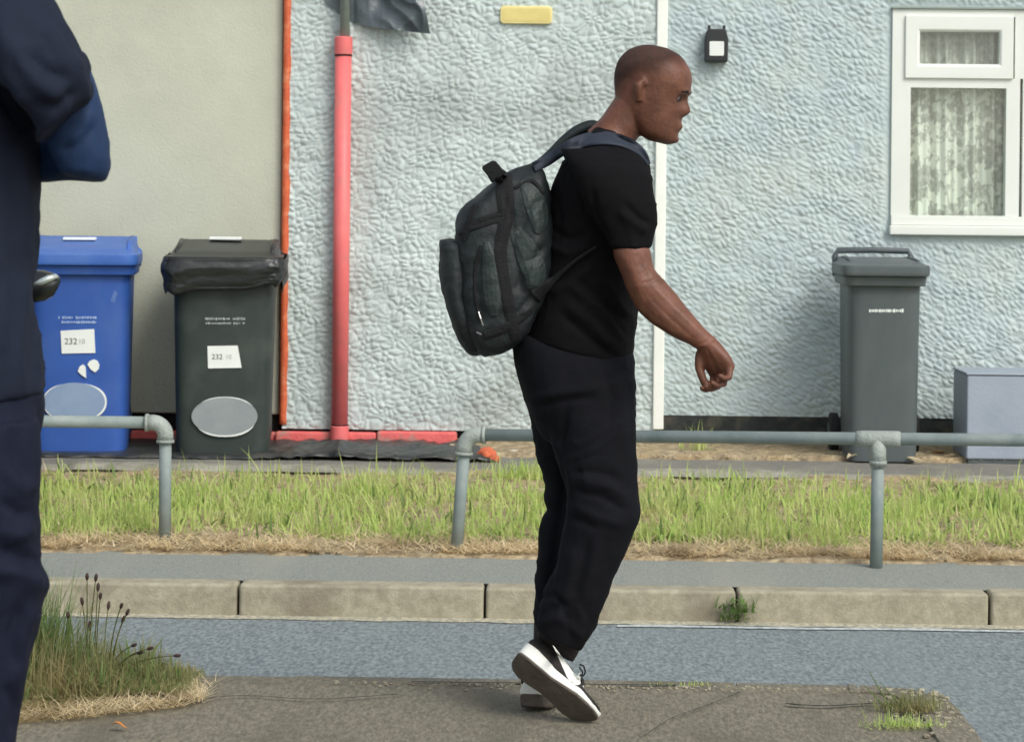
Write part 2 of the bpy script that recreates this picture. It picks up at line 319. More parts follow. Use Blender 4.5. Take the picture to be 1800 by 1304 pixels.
def resample(pts, step):
    out = []
    for i in range(len(pts)-1):
        a, b = np.array(pts[i], float), np.array(pts[i+1], float); n = max(1, int(np.hypot(*(b-a)[:2])/step))
        for k in range(n): out.append(a+(b-a)*k/n)
    out.append(np.array(pts[-1], float)); return out
def smooth_poly(pts, n=6):
    pts = [np.array(p, float) for p in pts]; out = []; L = len(pts)
    for i in range(L-1):
        p0 = pts[max(i-1, 0)]; p1 = pts[i]; p2 = pts[i+1]; p3 = pts[min(i+2, L-1)]
        for k in range(n):
            t = k/n; out.append(.5*((2*p1)+(-p0+p2)*t+(2*p0-5*p1+4*p2-p3)*t*t+(-p0+3*p1-3*p2+p3)*t**3))
    out.append(pts[-1]); return out
def cast(bvh, px, py, dflt):
    r = rdir(px, py); h = bvh.ray_cast(CAM, r.normalized(), 30)
    if h[0] is None: return None
    return h[0]
def band(mb, pts, width, bvh, th=.004, dflt=6.2, n=5, sm=0):
    """a strap sewn or laid on a surface: pts (px,py[,halfwidth])"""
    P = smooth_poly([tuple(p)+(width/2,) if len(p) == 2 else p for p in pts], n); rings = []; last = None
    for i, p in enumerate(P):
        t = P[min(i+1, len(P)-1)]-P[max(i-1, 0)]; L = math.hypot(t[0], t[1]) or 1; nx, ny = -t[1]/L, t[0]/L; hw = max(p[2], .3)
        pts3 = []
        for s_ in (-1, -.5, 0, .5, 1):
            h = cast(bvh, p[0]+nx*hw*s_, p[1]+ny*hw*s_, dflt)
            if h is None: h = at_d(p[0]+nx*hw*s_, p[1]+ny*hw*s_, (last if last else dflt))
            pts3.append(h)
        last = (pts3[2]-CAM).dot(fwd)
        dv = [(x-CAM).normalized() for x in pts3]
        rings.append([x-d*th*(1 if 0 < k < 4 else .6) for k, (x, d) in enumerate(zip(pts3, dv))] + [x+d*.003 for x, d in list(zip(pts3, dv))[::-1]])
    if sm:
        A = np.array([[tuple(q) for q in r] for r in rings])
        for _ in range(sm): A[1:-1] = (A[:-2]+2*A[1:-1]+A[2:])/4
        rings = [[Vector(q) for q in r] for r in A]
    return mb.loft(rings)

# ============================================================ SETTING
XL, XR = -9, 9
def sheet(rows, x0, x1, nx, zfun=None):
    """ground sheet: rows of (y,z)"""
    mb = MB(); vs = []; ny = len(rows)
    for (y, z) in rows:
        for i in range(nx+1):
            x = x0+(x1-x0)*i/nx; vs.append((x, y, z+(zfun(x, y) if zfun else 0)))
    fs = [(j*(nx+1)+i, j*(nx+1)+i+1, (j+1)*(nx+1)+i+1, (j+1)*(nx+1)+i) for j in range(ny-1) for i in range(nx)]
    return mb.add(vs, fs)
struct(MB().add([(-300, -300, -.12), (300, -300, -.12), (300, 400, -.12), (-300, 400, -.12)], [(0, 1, 2, 3)]), 'ground', 'soil')
YK = 9.17     # far kerb face
def ys(a, b, n): return [a+(b-a)*i/n for i in range(n+1)]
roadz = lambda y: .0 + max(0, (YK-y))*.035 if y > 6 else .11
struct(sheet([(y, roadz(y)) for y in [-12, 0, 6.01]+ys(6.05, YK+.02, 14)], -20, 20, 40), 'road', 'road')
mb = MB(); vs = []; nn = 900
for i in range(nn+1):
    x = -5+10*i/nn; e = .045+.05*abs(noise.noise(Vector((x*4, 0, 0))))+.012*noise.noise(Vector((x*31, 2, 0))); vs += [(x, YK-max(.006, e), roadz(YK-e)+.003), (x, YK+.003, roadz(YK)+.010)]
mb.add(vs, [(2*i, 2*i+2, 2*i+3, 2*i+1) for i in range(nn)]); struct(mb, 'gutter_dust', mat('gutter_dust', sc(190, 184, 160), sc(148, 148, 134), scale=50, rough=1, bump=.5, bscale=120, lo=.42, hi=.58))
# white edge line
lz = roadz(9.07)+.004
mb = MB(); a = at_z(1085, 1102, lz)
pts = [(a.x+(8-a.x)*i/80, 9.065+.006*math.sin(i*.7)) for i in range(81)]
mb.add([(x, y-.022-.006*random.random(), lz+.035*.02) for x, y in pts]+[(x, y+.022+.006*random.random(), lz) for x, y in pts], [(i, i+1, 81+i+1, 81+i) for i in range(80)])
struct(mb, 'road_marking', 'paint')
# kerb stones
kx = [at_y(418, 1050, YK).x, at_y(852, 1055, YK).x, at_y(1293, 1060, YK).x, at_y(1740, 1070, YK).x]; st = (kx[3]-kx[0])/3
edges = [kx[0]-st*i for i in range(8, 0, -1)]+[kx[0], kx[1], kx[1]+(kx[3]-kx[1])/2, kx[3]]+[kx[3]+st*i for i in range(1, 8)]
mb = MB()
for i in range(len(edges)-1):
    dz = random.uniform(-.003, .003); dy = random.uniform(-.002, .002)
    mb.box((edges[i]+.004, YK+dy, -.08), (edges[i+1]-.004, YK+.125, .125+dz))
struct(mb, 'kerb', 'kerb', bevel=.014, seg=3)
# footway, verge, path
nzf = lambda a, s: (lambda x, y: a*noise.noise(Vector((x*s, y*s, .3))))
struct(sheet([(y, .118+(y-YK)*.03) for y in ys(YK+.1, 9.87, 10)], XL, XR, 60, lambda x, y: (.0)), 'pavement', 'tarmac')
def vz(y): return .138+(y-9.8)*.075
struct(sheet([(y, vz(y)) for y in ys(9.78, 11.62, 50)], XL, XR, 420, lambda x, y: .012*noise.noise(Vector((x*9, y*9, 0)))+.02*noise.noise(Vector((x*2, y*2, 4)))-(.03 if y < 9.80 else 0)), 'verge', 'soil')
struct(sheet([(11.55, .262), (11.6, .283), (11.68, .286), (11.69, .28)], XL, XR, 300, lambda x, y: .006*noise.noise(Vector((x*6, y*9, 2)))+(.012 if noise.noise(Vector((x*.9, 3.1, 0))) > 0 else -.002)), 'path_edging', 'edging')
struct(sheet([(y, .272+(y-11.68)*.012) for y in ys(11.66, 13.4, 10)], XL, XR, 120, nzf(.004, 5)), 'path', 'path')
struct(sheet([(y, .281+(y-12.3)*.012+(.02 if y > 12.3 else -.012)) for y in ys(12.22, 12.95, 16)], at_y(790, 700, 12.5).x, XR, 160, lambda x, y: .012*noise.noise(Vector((x*11, y*11, 0)))), 'soil_strip', 'soil')
# near footway with kerb and rounded corner at right
ZN = .235; YE = 6.79
def nz_(y): return ZN+(0 if y > 5.9 else (5.9-y)*.1) if y > 3.5 else ZN+.24
cx0 = at_z(1500, 1225, ZN).x
cor = []
for k in range(13):
    t = k/12*PI/2; cor.append((cx0+.20*math.sin(t), YE-.22*(1-math.cos(t))-.02))
rowsN = [(-6.0, YE), (-3, YE), (-1.5, YE), (-.7, YE+.005), (0, YE), (.5, YE-.005), (cx0-.3, YE-.01)] + cor + [(cx0+.20, 6.3), (cx0+.19, 5.9), (cx0+.19, 5.0), (cx0+.19, 3.0), (cx0+.19, -6)]
mb = MB()
inner = [(min(x, cx0-.02*0)-.0, y) for x, y in rowsN]
# fan grid: for each perimeter point make a strip towards the inside point
cols = 14; cen = (-1.2, 2.2); vs = []
for (x, y) in rowsN:
    for j in range(cols+1):
        t = (j/cols)**1.6; X = x+(cen[0]-x)*t; Y = y+(cen[1]-y)*t
        vs.append((X, Y, nz_(Y)+.004*noise.noise(Vector((X*5, Y*5, 0)))))
fs = [(i*(cols+1)+j, (i+1)*(cols+1)+j, (i+1)*(cols+1)+j+1, i*(cols+1)+j+1) for i in range(len(rowsN)-1) for j in range(cols)]
mb.add(vs, fs); struct(mb, 'near_pavement', 'tarmac_near')
mb = MB(); P = [Vector((x, y, 0)) for x, y in rowsN]
seg_pts = resample([(p.x, p.y) for p in P], .1)
k = 0; i = 0; acc = 0
for i in range(len(P)-1):
    a, b = P[i], P[i+1]; t = (b-a).normalized(); nrm = Vector((-t.y, t.x, 0)); z = nz_((a.y+b.y)/2)
    jag = random.uniform(-.003, .001)
    e = 0
    za, zb = nz_(a.y)+.004*(i >= 7)+jag, nz_(b.y)+.004*(i >= 7)+jag
    o_ = nrm*.055; inn = nrm*-.055
    vs = [a+inn, a+t*0+o_, b+o_, b+inn]
    mb.add([Vector((p.x, p.y, -.05)) for p in vs]+[Vector((vs[0].x, vs[0].y, za+.004)), Vector((vs[1].x, vs[1].y, za)), Vector((vs[2].x, vs[2].y, zb)), Vector((vs[3].x, vs[3].y, zb+.004))],
           [(0, 3, 2, 1), (4, 5, 6, 7), (0, 1, 5, 4), (1, 2, 6, 5), (2, 3, 7, 6), (3, 0, 4, 7)])
struct(mb, 'near_kerb', M['tarmac_near'], bevel=.01)

# ============================================================ HOUSES
YW = 12.9
def wx(px, py=400): return at_y(px, py, YW).x
def wz(py, px=900): return at_y(px, py, YW).z
xA0, xAB, xBC = wx(56, 450), wx(500, 400), wx(1152, 400)
ZB = wz(755, 700)         # bottom of the render
# --- house A, beige
A = empty('beige_house', (xA0-.0, YW, .28), 'smooth beige rendered house end behind the blue and dark bins', 'house')
piece(MB().box((xA0, YW+.02, wz(727, 290)), (xAB-.02, YW+.32, 5.2)), 'wall', 'beige', A, bevel=.01)
piece(MB().box((xA0, YW+.05, .2), (xAB-.02, YW+.3, wz(727, 290)-.002)), 'dark_gap', 'dark', A)  # near-black strip set back below the beige render
piece(MB().box((xA0+.02, YW-.02, .27), (xAB-.03, YW+.048, wz(757, 290))), 'ledge', 'coral_ledge', A, bevel=.012)
piece(MB().prism([(xA0-.3, YW-.3, 5.2), (xA0-.3, YW+5.2, 5.2), (xA0-.3, YW+2.5, 7.2)], (xAB-xA0+.28, 0, 0)), 'roof', 'rubber', A)
piece(MB().box((xA0, YW+.32, .2), (xA0+.3, YW+5, 5.2)), 'side_wall', 'beige', A)

# --- roughcast displacement
def worley(x, y, cell, seed):
    gx = np.floor(x/cell).astype(int); gy = np.floor(y/cell).astype(int); best = np.full(x.shape, 9.); sec = np.full(x.shape, 9.)
    for dx in (-1, 0, 1):
        for dy in (-1, 0, 1):
            ix = gx+dx; iy = gy+dy
            h = (ix*374761393+iy*668265263+seed*1442695041) & 0x7fffffff
            h = ((h ^ (h >> 13))*1274126177) & 0x7fffffff; a = (h & 0xffff)/65535.; b = ((h >> 15) & 0xffff)/65535.
            d = np.hypot(x/cell-(ix+a), y/cell-(iy+b)); m_ = d < best; sec = np.where(m_, best, np.minimum(sec, d)); best = np.minimum(best, d)
    return best, sec
def vnoise(x, y, cell, seed):
    gx = x/cell; gy = y/cell; ix = np.floor(gx).astype(int); iy = np.floor(gy).astype(int); fx = gx-ix; fy = gy-iy; fx = fx*fx*(3-2*fx); fy = fy*fy*(3-2*fy)
    def hh(a, b):
        h = (a*374761393+b*668265263+seed*1442695041) & 0x7fffffff; h = ((h ^ (h >> 13))*1274126177) & 0x7fffffff; return (h & 0xffff)/65535.
    return (hh(ix, iy)*(1-fx)+hh(ix+1, iy)*fx)*(1-fy)+(hh(ix, iy+1)*(1-fx)+hh(ix+1, iy+1)*fx)*fy
def rough(x, z, diag, seed):
    wa = .036 if seed == 3 else .02; wxn = (vnoise(x, z, .05, seed+1)-.5)*wa; wzn = (vnoise(x, z, .05, seed+2)-.5)*wa
    X = x+wxn; Z = z+wzn; c, s_ = math.cos(diag), math.sin(diag)
    U = (X*c+Z*s_)/(1.35 if seed == 3 else 2.3); V = -X*s_+Z*c
    f, g = worley(U, V, .030 if seed == 3 else .023, seed); h = np.clip((g-f)*1.5, 0, 1)**.55
    tilt = (1-np.clip(f, 0, 1))*.4
    f2, g2 = worley(U, V, .016, seed+5)
    keep = vnoise(x, z, .11, seed+9)
    return h*(.45+.55*keep)+tilt + .22*np.clip((g2-f2)*1.6, 0, 1) + .7*vnoise(x, z, .075, seed+4)+.3*vnoise(x, z, .03, seed+6)
def rough_wall(name, x0, x1, z0, z1, amp, diag, seed, mt, parent, hole=None, step=.0056):
    nx = int((x1-x0)/step); nz = int((z1-z0)/step); xs = np.linspace(x0, x1, nx+1); zs = np.linspace(z0, z1, nz+1)
    X, Z = np.meshgrid(xs, zs); D = rough(X, Z, diag, seed)*amp
    if hole:
        hx0, hx1, hz0, hz1 = hole; dd = np.maximum(np.maximum(hx0-X, X-hx1), np.maximum(hz0-Z, Z-hz1)); D = D*np.clip(dd/.05, .15, 1)
    co_ = np.stack([X, YW-D, Z], -1).reshape(-1, 3)
    I = np.arange((nx+1)*(nz+1)).reshape(nz+1, nx+1); q = np.stack([I[:-1, :-1], I[:-1, 1:], I[1:, 1:], I[1:, :-1]], -1).reshape(-1, 4)
    if hole:
        cx_ = (X[:-1, :-1]+X[1:, 1:])/2; cz_ = (Z[:-1, :-1]+Z[1:, 1:])/2
        inside = ((cx_ > hole[0]) & (cx_ < hole[1]) & (cz_ > hole[2]) & (cz_ < hole[3])).reshape(-1); q = q[~inside]
    me = bpy.data.meshes.new(name); me.vertices.add(len(co_)); org = np.array(parent.location); me.vertices.foreach_set('co', (co_-org).ravel())
    me.loops.add(q.size); me.loops.foreach_set('vertex_index', q.ravel()); me.polygons.add(len(q)); me.polygons.foreach_set('loop_start', np.arange(0, q.size, 4)); me.polygons.foreach_set('loop_total', np.full(len(q), 4))
    me.update(calc_edges=True); me.validate(); me.shade_smooth(); me.materials.append(M[mt])
    o = bpy.data.objects.new(name, me); COL.objects.link(o); o.parent = parent; return o
ztop = 3.3
B = empty('white_roughcast_house', (xAB, YW, .28), 'house front of whitish scalloped roughcast between the orange edging and the white strip', 'house')
rough_wall('wall', xAB, xBC, ZB, ztop, .0112, .15, 3, 'rough_white', B)
piece(MB().box((xAB, YW+.003, ZB), (xBC, YW+.3, 5.2)), 'backing_wall', 'rough_white', B)
piece(MB().box((xAB+.0, YW+.02, .2), (xBC, YW+.28, ZB-.002)), 'dark_gap', 'dark', B)  # same near-black strip under the roughcast
piece(MB().prism([(xAB, YW-.3, 5.2), (xAB, YW+5.2, 5.2), (xAB, YW+2.5, 7.2)], (6, 0, 0)), 'roof', 'rubber', B)
# orange edge strip, uneven edge
mb = MB(); n = 140; L = []; R = []
zb0 = wz(745, 495)
for i in range(n+1):
    z = zb0+(5.15-zb0)*i/n if i > 100 else zb0+(ztop+.1-zb0)*i/100
    if i > 100: z = ztop+.1+(5.15-ztop-.1)*(i-100)/40
    e = .004*noise.noise(Vector((z*11, 0, 0)))+.003*noise.noise(Vector((z*34, 3, 0)))
    wdt = .0185+.003*noise.noise(Vector((z*6, 5, 0)))
    L.append((xAB-.013+e*.3, z)); R.append((xAB-.013+2*wdt+e, z))
rings = [[Vector((l[0], YW+.02, l[1])), Vector((l[0], YW-.022, l[1])), Vector(((l[0]+r[0])/2, YW-.03+.004*noise.noise(Vector((l[1]*20, 0, 1))), l[1])), Vector((r[0], YW-.02, r[1])), Vector((r[0], YW+.02, r[1]))] for l, r in zip(L, R)]
mb.loft(rings); piece(mb, 'corner_trim', 'orange', B, smooth=True)
# coral ledge along the foot
xl0, xl1 = at_y(484, 770, YW-.04).x, at_y(803, 770, YW-.04).x
zl = at_y(650, 759, YW-.05).z
mb = MB()
xm = at_y(662, 770, YW-.04).x
mb.box((xl0, YW-.055, .27), (xm-.003, YW+.01, zl-.004)); mb.box((xm+.001, YW-.057, .27), (xl1, YW+.01, zl+.004))
piece(mb, 'ledge', 'coral_ledge', B, bevel=.012)
# drainpipe
px0 = at_y(604, 65, YW-.07); px1 = at_y(596, 775, YW-.07); r_ = .0425
T = empty('drainpipe', (px1.x, YW-.07, px1.z), 'coral painted vertical drainpipe on the white roughcast wall', 'drainpipe')
ax = px0.x
mb = MB().tube([(ax, YW-.07, .28), (ax, YW-.07, px0.z-.1)], r_, 28); piece(mb, 'pipe', 'coral', T, smooth=True, bevel=0)
zc = at_y(604, 97, YW-.07).z
piece(MB().tube([(ax, YW-.07, zc), (ax, YW-.07, zc+.004), (ax, YW-.07, px0.z-.004), (ax, YW-.07, px0.z)], [r_+.001, r_+.004, r_+.004, r_-.002], 28), 'socket', 'coral', T, smooth=False, bevel=.002)
piece(MB().tube([(ax, YW-.07, zc-.006), (ax, YW-.07, zc-.001)], r_+.0025, 28), 'joint_seam', 'dark', T)
zc2 = at_y(597, 748, YW-.07).z
piece(MB().tube([(ax, YW-.07, .28), (ax, YW-.07, zc2-.003), (ax, YW-.07, zc2)], [r_+.005, r_+.005, r_+.001], 28), 'socket', 'coral', T, bevel=.002)
piece(MB().tube([(ax, YW-.07, zc2+.001), (ax, YW-.07, zc2+.006)], r_+.002, 28), 'joint_seam', 'dark', T)
piece(MB().tube([(ax+.006, YW-.07, px0.z-.05), (ax+.006, YW-.07, 5.0)], .0255, 24), 'upper_pipe', 'greygreen', T, smooth=True)
# yellow plaque
pc = at_y(925, 27, YW-.02); hw, hh = .134, .046
def rrect(cx_, cz_, hw, hh, r, y, n=6):
    out = []
    for (sx, sz, a0) in ((1, 1, 0), (-1, 1, PI/2), (-1, -1, PI), (1, -1, 3*PI/2)):
        for k in range(n+1):
            a = a0+PI/2*k/n; out.append(Vector((cx_+sx*(hw-r)+r*math.cos(a), y, cz_+sz*(hh-r)+r*math.sin(a))))
    return out
pl = empty('yellow_plaque', (pc.x, YW-.02, pc.z-hh), 'small rounded pale yellow plaque high on the white roughcast wall', 'plaque')
piece(MB().prism(rrect(pc.x, pc.z, hw, hh, .022, YW-.034), (0, .04, 0)), 'rim', 'yellow_rim', pl, bevel=.005)
piece(MB().prism(rrect(pc.x, pc.z, hw-.012, hh-.013, .012, YW-.0365), (0, .004, 0)), 'face', 'yellow', pl)
# --- house C
C = empty('blue_roughcast_house', (xBC, YW, .28), 'house front of pale blue roughcast with the white framed window', 'house')
hx0 = at_y(1566, 200, YW).x; hz1 = at_y(1640, 16, YW).z; hz0 = at_y(1640, 412, YW).z; hx1 = hx0+1.75
ZC = wz(731, 1330)
rough_wall('wall', xBC, xBC+3.6, ZC, ztop, .0105, -.62, 11, 'rough_blue', C, hole=(hx0, hx1, hz0, hz1))
mb = MB().box((xBC, YW+.003, ZC), (hx0, YW+.3, 5.2)).box((hx0, YW+.003, ZC), (hx1, YW+.3, hz0)).box((hx0, YW+.003, hz1), (hx1, YW+.3, 5.2)).box((hx1, YW+.003, ZC), (hx1+3.5, YW+.3, 5.2))
piece(mb, 'backing_wall', 'rough_blue', C)
piece(MB().box((xBC+.02, YW-.012, .2), (hx1+3.5, YW+.28, ZC-.002)), 'plinth', 'plinth', C)
piece(MB().prism([(xBC+1.5, YW-.3, 5.2), (xBC+1.5, YW+5.2, 5.2), (xBC+1.5, YW+2.5, 7.2)], (6, 0, 0)), 'roof', 'rubber', C)
zs0 = at_y(1152, 755, YW-.03).z
piece(MB().box((at_y(1151, 400, YW-.03).x, YW-.032, zs0), (at_y(1170, 400, YW-.03).x, YW+.002, 5.15)), 'dividing_strip', 'white_trim', C, bevel=.006)
# window
def W(px, py, y=YW-.02): p = at_y(px, py, y); return p.x, p.z
win = empty('window', ((hx0+hx1)/2, YW, hz0), None, None); del_ = None
win.parent = C; win.matrix_parent_inverse = world_of(C).inverted()
yf = YW-.02   # face of the outer frame
def bar(mb, x0, x1, z0, z1, yf_, depth): mb.box((x0, yf_, z0), (x1, yf_+depth, z1))
fx0 = hx0+.002; fz1 = hz1-.004; fz0 = W(1640, 380)[1]
mb = MB()
x_in = W(1592, 200)[0]; xm0 = W(1779, 200)[0]; xm1 = xm0+.075; fxe = hx1-.002
zt0, zt1 = W(1680, 138)[1], W(1680, 30)[1]     # top casement outer
zg0, zg1 = W(1680, 379)[1], W(1680, 155)[1]
xg0, xg1 = W(1600, 260)[0], W(1768, 260)[0]
bar(mb, fx0, x_in, hz0+.095, fz1, yf, .07); bar(mb, x_in, fxe, zt1, fz1, yf, .07)
bar(mb, x_in, xg0, zg0, zt0+.0, yf, .07); bar(mb, xg1, xm0+.04, zg0, zt0, yf, .07); bar(mb, xg0, xg1, zg1, zt0, yf, .07)
bar(mb, x_in, xm0+.04, hz0+.095, zg0, yf, .07); bar(mb, xm0+.012, xm0+.055, zt0, zt1, yf, .07)
# big right-hand casement region frame (beyond the picture)
xr0 = xm0+.055; bar(mb, xr0, xr0+.05, hz0+.095, zt1, yf, .07); bar(mb, fxe-.07, fxe, hz0+.095, zt1, yf, .07); bar(mb, xr0+.05, fxe-.07, zt1-.06, zt1, yf, .07); bar(mb, xr0+.05, fxe-.07, hz0+.095, hz0+.16, yf, .07)
bar(mb, x_in, x_in+.001, zt0, zt0+.001, yf, .07)
piece(mb, 'frame', 'upvc', win, bevel=.004)
mb = MB(); tx0, tx1 = W(1591, 80)[0], W(1781, 80)[0]; ax0, ax1 = W(1617, 80)[0], W(1756, 80)[0]; az0, az1 = W(1680, 113)[1], W(1680, 57)[1]
y2 = yf-.016
def rect(x0, x1, z0, z1, y): return [Vector((x0, y, z0)), Vector((x1, y, z0)), Vector((x1, y, z1)), Vector((x0, y, z1))]
RR = [rect(tx0, tx1, zt0-.002, zt1+.004, y2+.06), rect(tx0, tx1, zt0-.002, zt1+.004, y2), rect(ax0-.012, ax1+.012, az0-.012, az1+.012, y2+.001), rect(ax0, ax1, az0, az1, y2+.012), rect(ax0, ax1, az0, az1, y2+.06)]
mb.loft(RR, cap=False)
cs = piece(mb, 'top_casement', 'upvc', win, bevel=.004)
piece(MB().box((ax0, yf+.02, az0), (ax1, yf+.026, az1)), 'pane', 'glass', win)
piece(MB().box((xg0, yf+.03, zg0), (xg1, yf+.036, zg1)), 'pane', 'glass', win)
piece(MB().box((xr0+.05, yf+.03, hz0+.16), (fxe-.07, yf+.036, zt1-.06)), 'pane', 'glass', win)
piece(MB().box((fx0-.008, YW-.055, hz0-.004), (fxe+.01, YW+.06, hz0+.045)), 'sill', 'upvc', win, bevel=.006)
piece(MB().box((fx0, YW-.03, hz0+.046), (fxe, YW+.05, hz0+.094)), 'lower_rail', 'upvc', win, bevel=.004)
piece(MB().box((hx0-.004, YW-.035, hz1-.002), (hx1, YW+.02, hz1+.007)), 'head_flashing', 'greygreen', win)
# dark room behind
mb = MB(); 
mb.box((hx0, YW+1.6, hz0-.6), (hx1, YW+1.62, hz1+.3)).box((hx0-.02, YW+.31, hz0-.6), (hx0, YW+1.6, hz1+.3)).box((hx1, YW+.31, hz0-.6), (hx1+.02, YW+1.6, hz1+.3)).box((hx0, YW+.31, hz0-.62), (hx1, YW+1.6, hz0-.6)).box((hx0, YW+.31, hz1+.3), (hx1, YW+1.6, hz1+.32))
piece(mb, 'room', mat('room_wall', sc(104, 106, 96), rough=.9), win)
# net curtain
mb = MB(); nx, nz2 = 360, 40; vs = []
for j in range(nz2+1):
    z = hz0+.07+(hz1-hz0-.1)*j/nz2
    for i in range(nx+1):
        x = hx0+.03+(hx1-hx0-.06)*i/nx; q = x-hx0
        g = .022*math.sin(q*58+1.5*math.sin(q*9))*(.5+.5*j/nz2)+.012*math.sin(q*131+2+z)
        vs.append((x, YW+.085+g+.006*math.sin(z*6+q*11), z))
mb.add(vs, [(j*(nx+1)+i, j*(nx+1)+i+1, (j+1)*(nx+1)+i+1, (j+1)*(nx+1)+i) for j in range(nz2) for i in range(nx)])
tag(mb.build('net_curtain', 'lace', smooth=True), 'gathered floral lace net curtain hanging behind the white window', 'curtain')
# wall lantern
lc = at_y(1259, 80, YW-.05); ln = empty('wall_lantern', (lc.x, YW-.05, lc.z-.09), 'small black wall lantern with square white panel on blue roughcast', 'wall lamp')
mb = MB(); hw = .058
mb.prism([(lc.x-hw, YW-.09, lc.z-.088), (lc.x+hw, YW-.09, lc.z-.088), (lc.x+hw+.002, YW-.09, lc.z+.03), (lc.x+hw*.8, YW-.09, lc.z+.082), (lc.x-hw*.8, YW-.09, lc.z+.082), (lc.x-hw-.002, YW-.09, lc.z+.03)], (0, .09, 0))
piece(mb, 'housing', 'black_plastic', ln, bevel=.008)
piece(MB().prism(rrect(lc.x, lc.z-.02, .037, .037, .006, YW-.094), (0, .006, 0)), 'light_panel', 'label', ln, bevel=.002)
piece(MB().tube([(lc.x-.038, YW-.07, lc.z+.078), (lc.x-.038, YW-.07, lc.z+.1)], .008, 10), 'lug', 'black_plastic', ln); piece(MB().tube([(lc.x+.038, YW-.07, lc.z+.078), (lc.x+.038, YW-.07, lc.z+.1)], .008, 10), 'lug', 'black_plastic', ln)
# hanging tarpaulin at the top
def crumple(mb_pts, nx, ny, fn):
    mb = MB(); vs = [fn(i/nx, j/ny) for j in range(ny+1) for i in range(nx+1)]
    return mb.add(vs, [(j*(nx+1)+i, j*(nx+1)+i+1, (j+1)*(nx+1)+i+1, (j+1)*(nx+1)+i) for j in range(ny) for i in range(nx)])
def facet(x, z, s): # crumpled film: ridged noise
    a = noise.noise(Vector((x*s, z*s, 1.7))); b = noise.noise(Vector((x*s*2.2+4, z*s*2.2, 7))); return (1-abs(a)*2.4)+.45*(1-abs(b)*2.4)
def tarp(u, v):
    # lower edge traced: (590,20) (640,48) (690,56) (755,60)
    lowx = 572+u*184; lowy = 0
    k = min(int(u*5), 4); t = u*5-k; Yl = [6, 34, 47, 52, 56, 60]; lowy = Yl[k]*(1-t)+Yl[k+1]*t
    topx = 556+u*196-(u > .9)*0; py = lowy+(-330-lowy)*v; px = lowx+(topx-lowx)*v - (18*u*min(1, v*4))
    hug = max(0, min(1, (px-622)/50))
    d = .024+hug*(.050+.040*facet(u*1.2, v*2.0, 1.7)+.014*math.sin(u*7+v*5))+.006*noise.noise(Vector((u*6, v*6, 2)))
    p = at_y(px, py, YW-d); return tuple(p)
o = tag(crumple(None, 90, 120, tarp).build('hanging_tarpaulin', 'tarp', smooth=False), 'creased dark grey plastic sheet hanging at the top of the coral pipe', 'plastic sheet')
md = o.modifiers.new('s', 'SOLIDIFY'); md.thickness = .002

# ============================================================ PIPE RAILS
def rail(name, label, posts, runs, fits, grp='low tubular steel rails along the verge'):
    p0 = posts[0][0]; o = empty(name, (p0.x, p0.y, p0.z), label, 'railing', grp)
    for (b, t) in posts: piece(MB().tube([b, t], .0245, 20), 'post', 'galv', o, smooth=True)
    for (a, b) in runs: piece(MB().tube([a, b], .0245, 20), 'rail', 'galv', o, smooth=True)
    for f in fits: piece(f, 'fitting', 'galv_fit', o, smooth=True)
    return o
def arc(c0, c1, c2, n=8):
    return [c0*(1-t)**2+c1*2*t*(1-t)+c2*t*t for t in [i/n for i in range(n+1)]]
def elbow(corner, d1, d2, r=.032, ln=.075):
    a = corner+d1*ln; b = corner+d2*ln
    mb = MB().tube([a]+arc(corner+d1*.045, corner+d1*.008+d2*.008, corner+d2*.045)+[b], r, 20)
    mb.tube([a-d1*.006, a+d1*.006], r+.004, 20); mb.tube([b-d2*.006, b+d2*.006], r+.004, 20); return mb
Yr = 9.92
def post_at(bx, by, tx, ty, Y):
    b = at_y(bx, by, Y); b.z -= .05; t = at_y(tx, ty, Y); return b, t
bl, tl = post_at(290, 943, 291, 743, 10.05)
end_l = at_y(-500, 733, 10.05)
rail('pipe_rail', 'left grey pipe rail ending in an elbow in front of the dark bin', [(bl, tl+Vector((0, 0, -.03)))], [(tl+Vector((-.03, 0, 0)), end_l)], [elbow(tl, Vector((-1, 0, 0)), Vector((0, 0, -1)))])
Y1 = 9.93; Y2 = 9.72
bm_, tm = post_at(801, 966, 818, 764, Y1); br_, tr = post_at(1540, 985, 1544, 771, Y2)
tr.z = tr.z; dirr = (tr-tm).normalized(); endr = tr+dirr*3.2
be = Vector((endr.x, endr.y, .12))
tee = MB().tube([tr-dirr*.085, tr-dirr*.06, tr+dirr*.06, tr+dirr*.085], [.029, .031, .031, .029], 20).tube([tr, tr+Vector((0, 0, -.11))], .031, 20).tube([tr+Vector((0, 0, -.085)), tr+Vector((0, 0, -.1))], .034, 20)
dn = (bm_-tm).normalized()
rail('pipe_rail', 'long grey pipe rail passing behind the walking man, with a tee joint at right', [(bm_, tm+dn*.03), (br_, tr+Vector((0, 0, -.03))), (be, endr)], [(tm+dirr*.03, endr)], [elbow(tm, dirr, dn), tee])

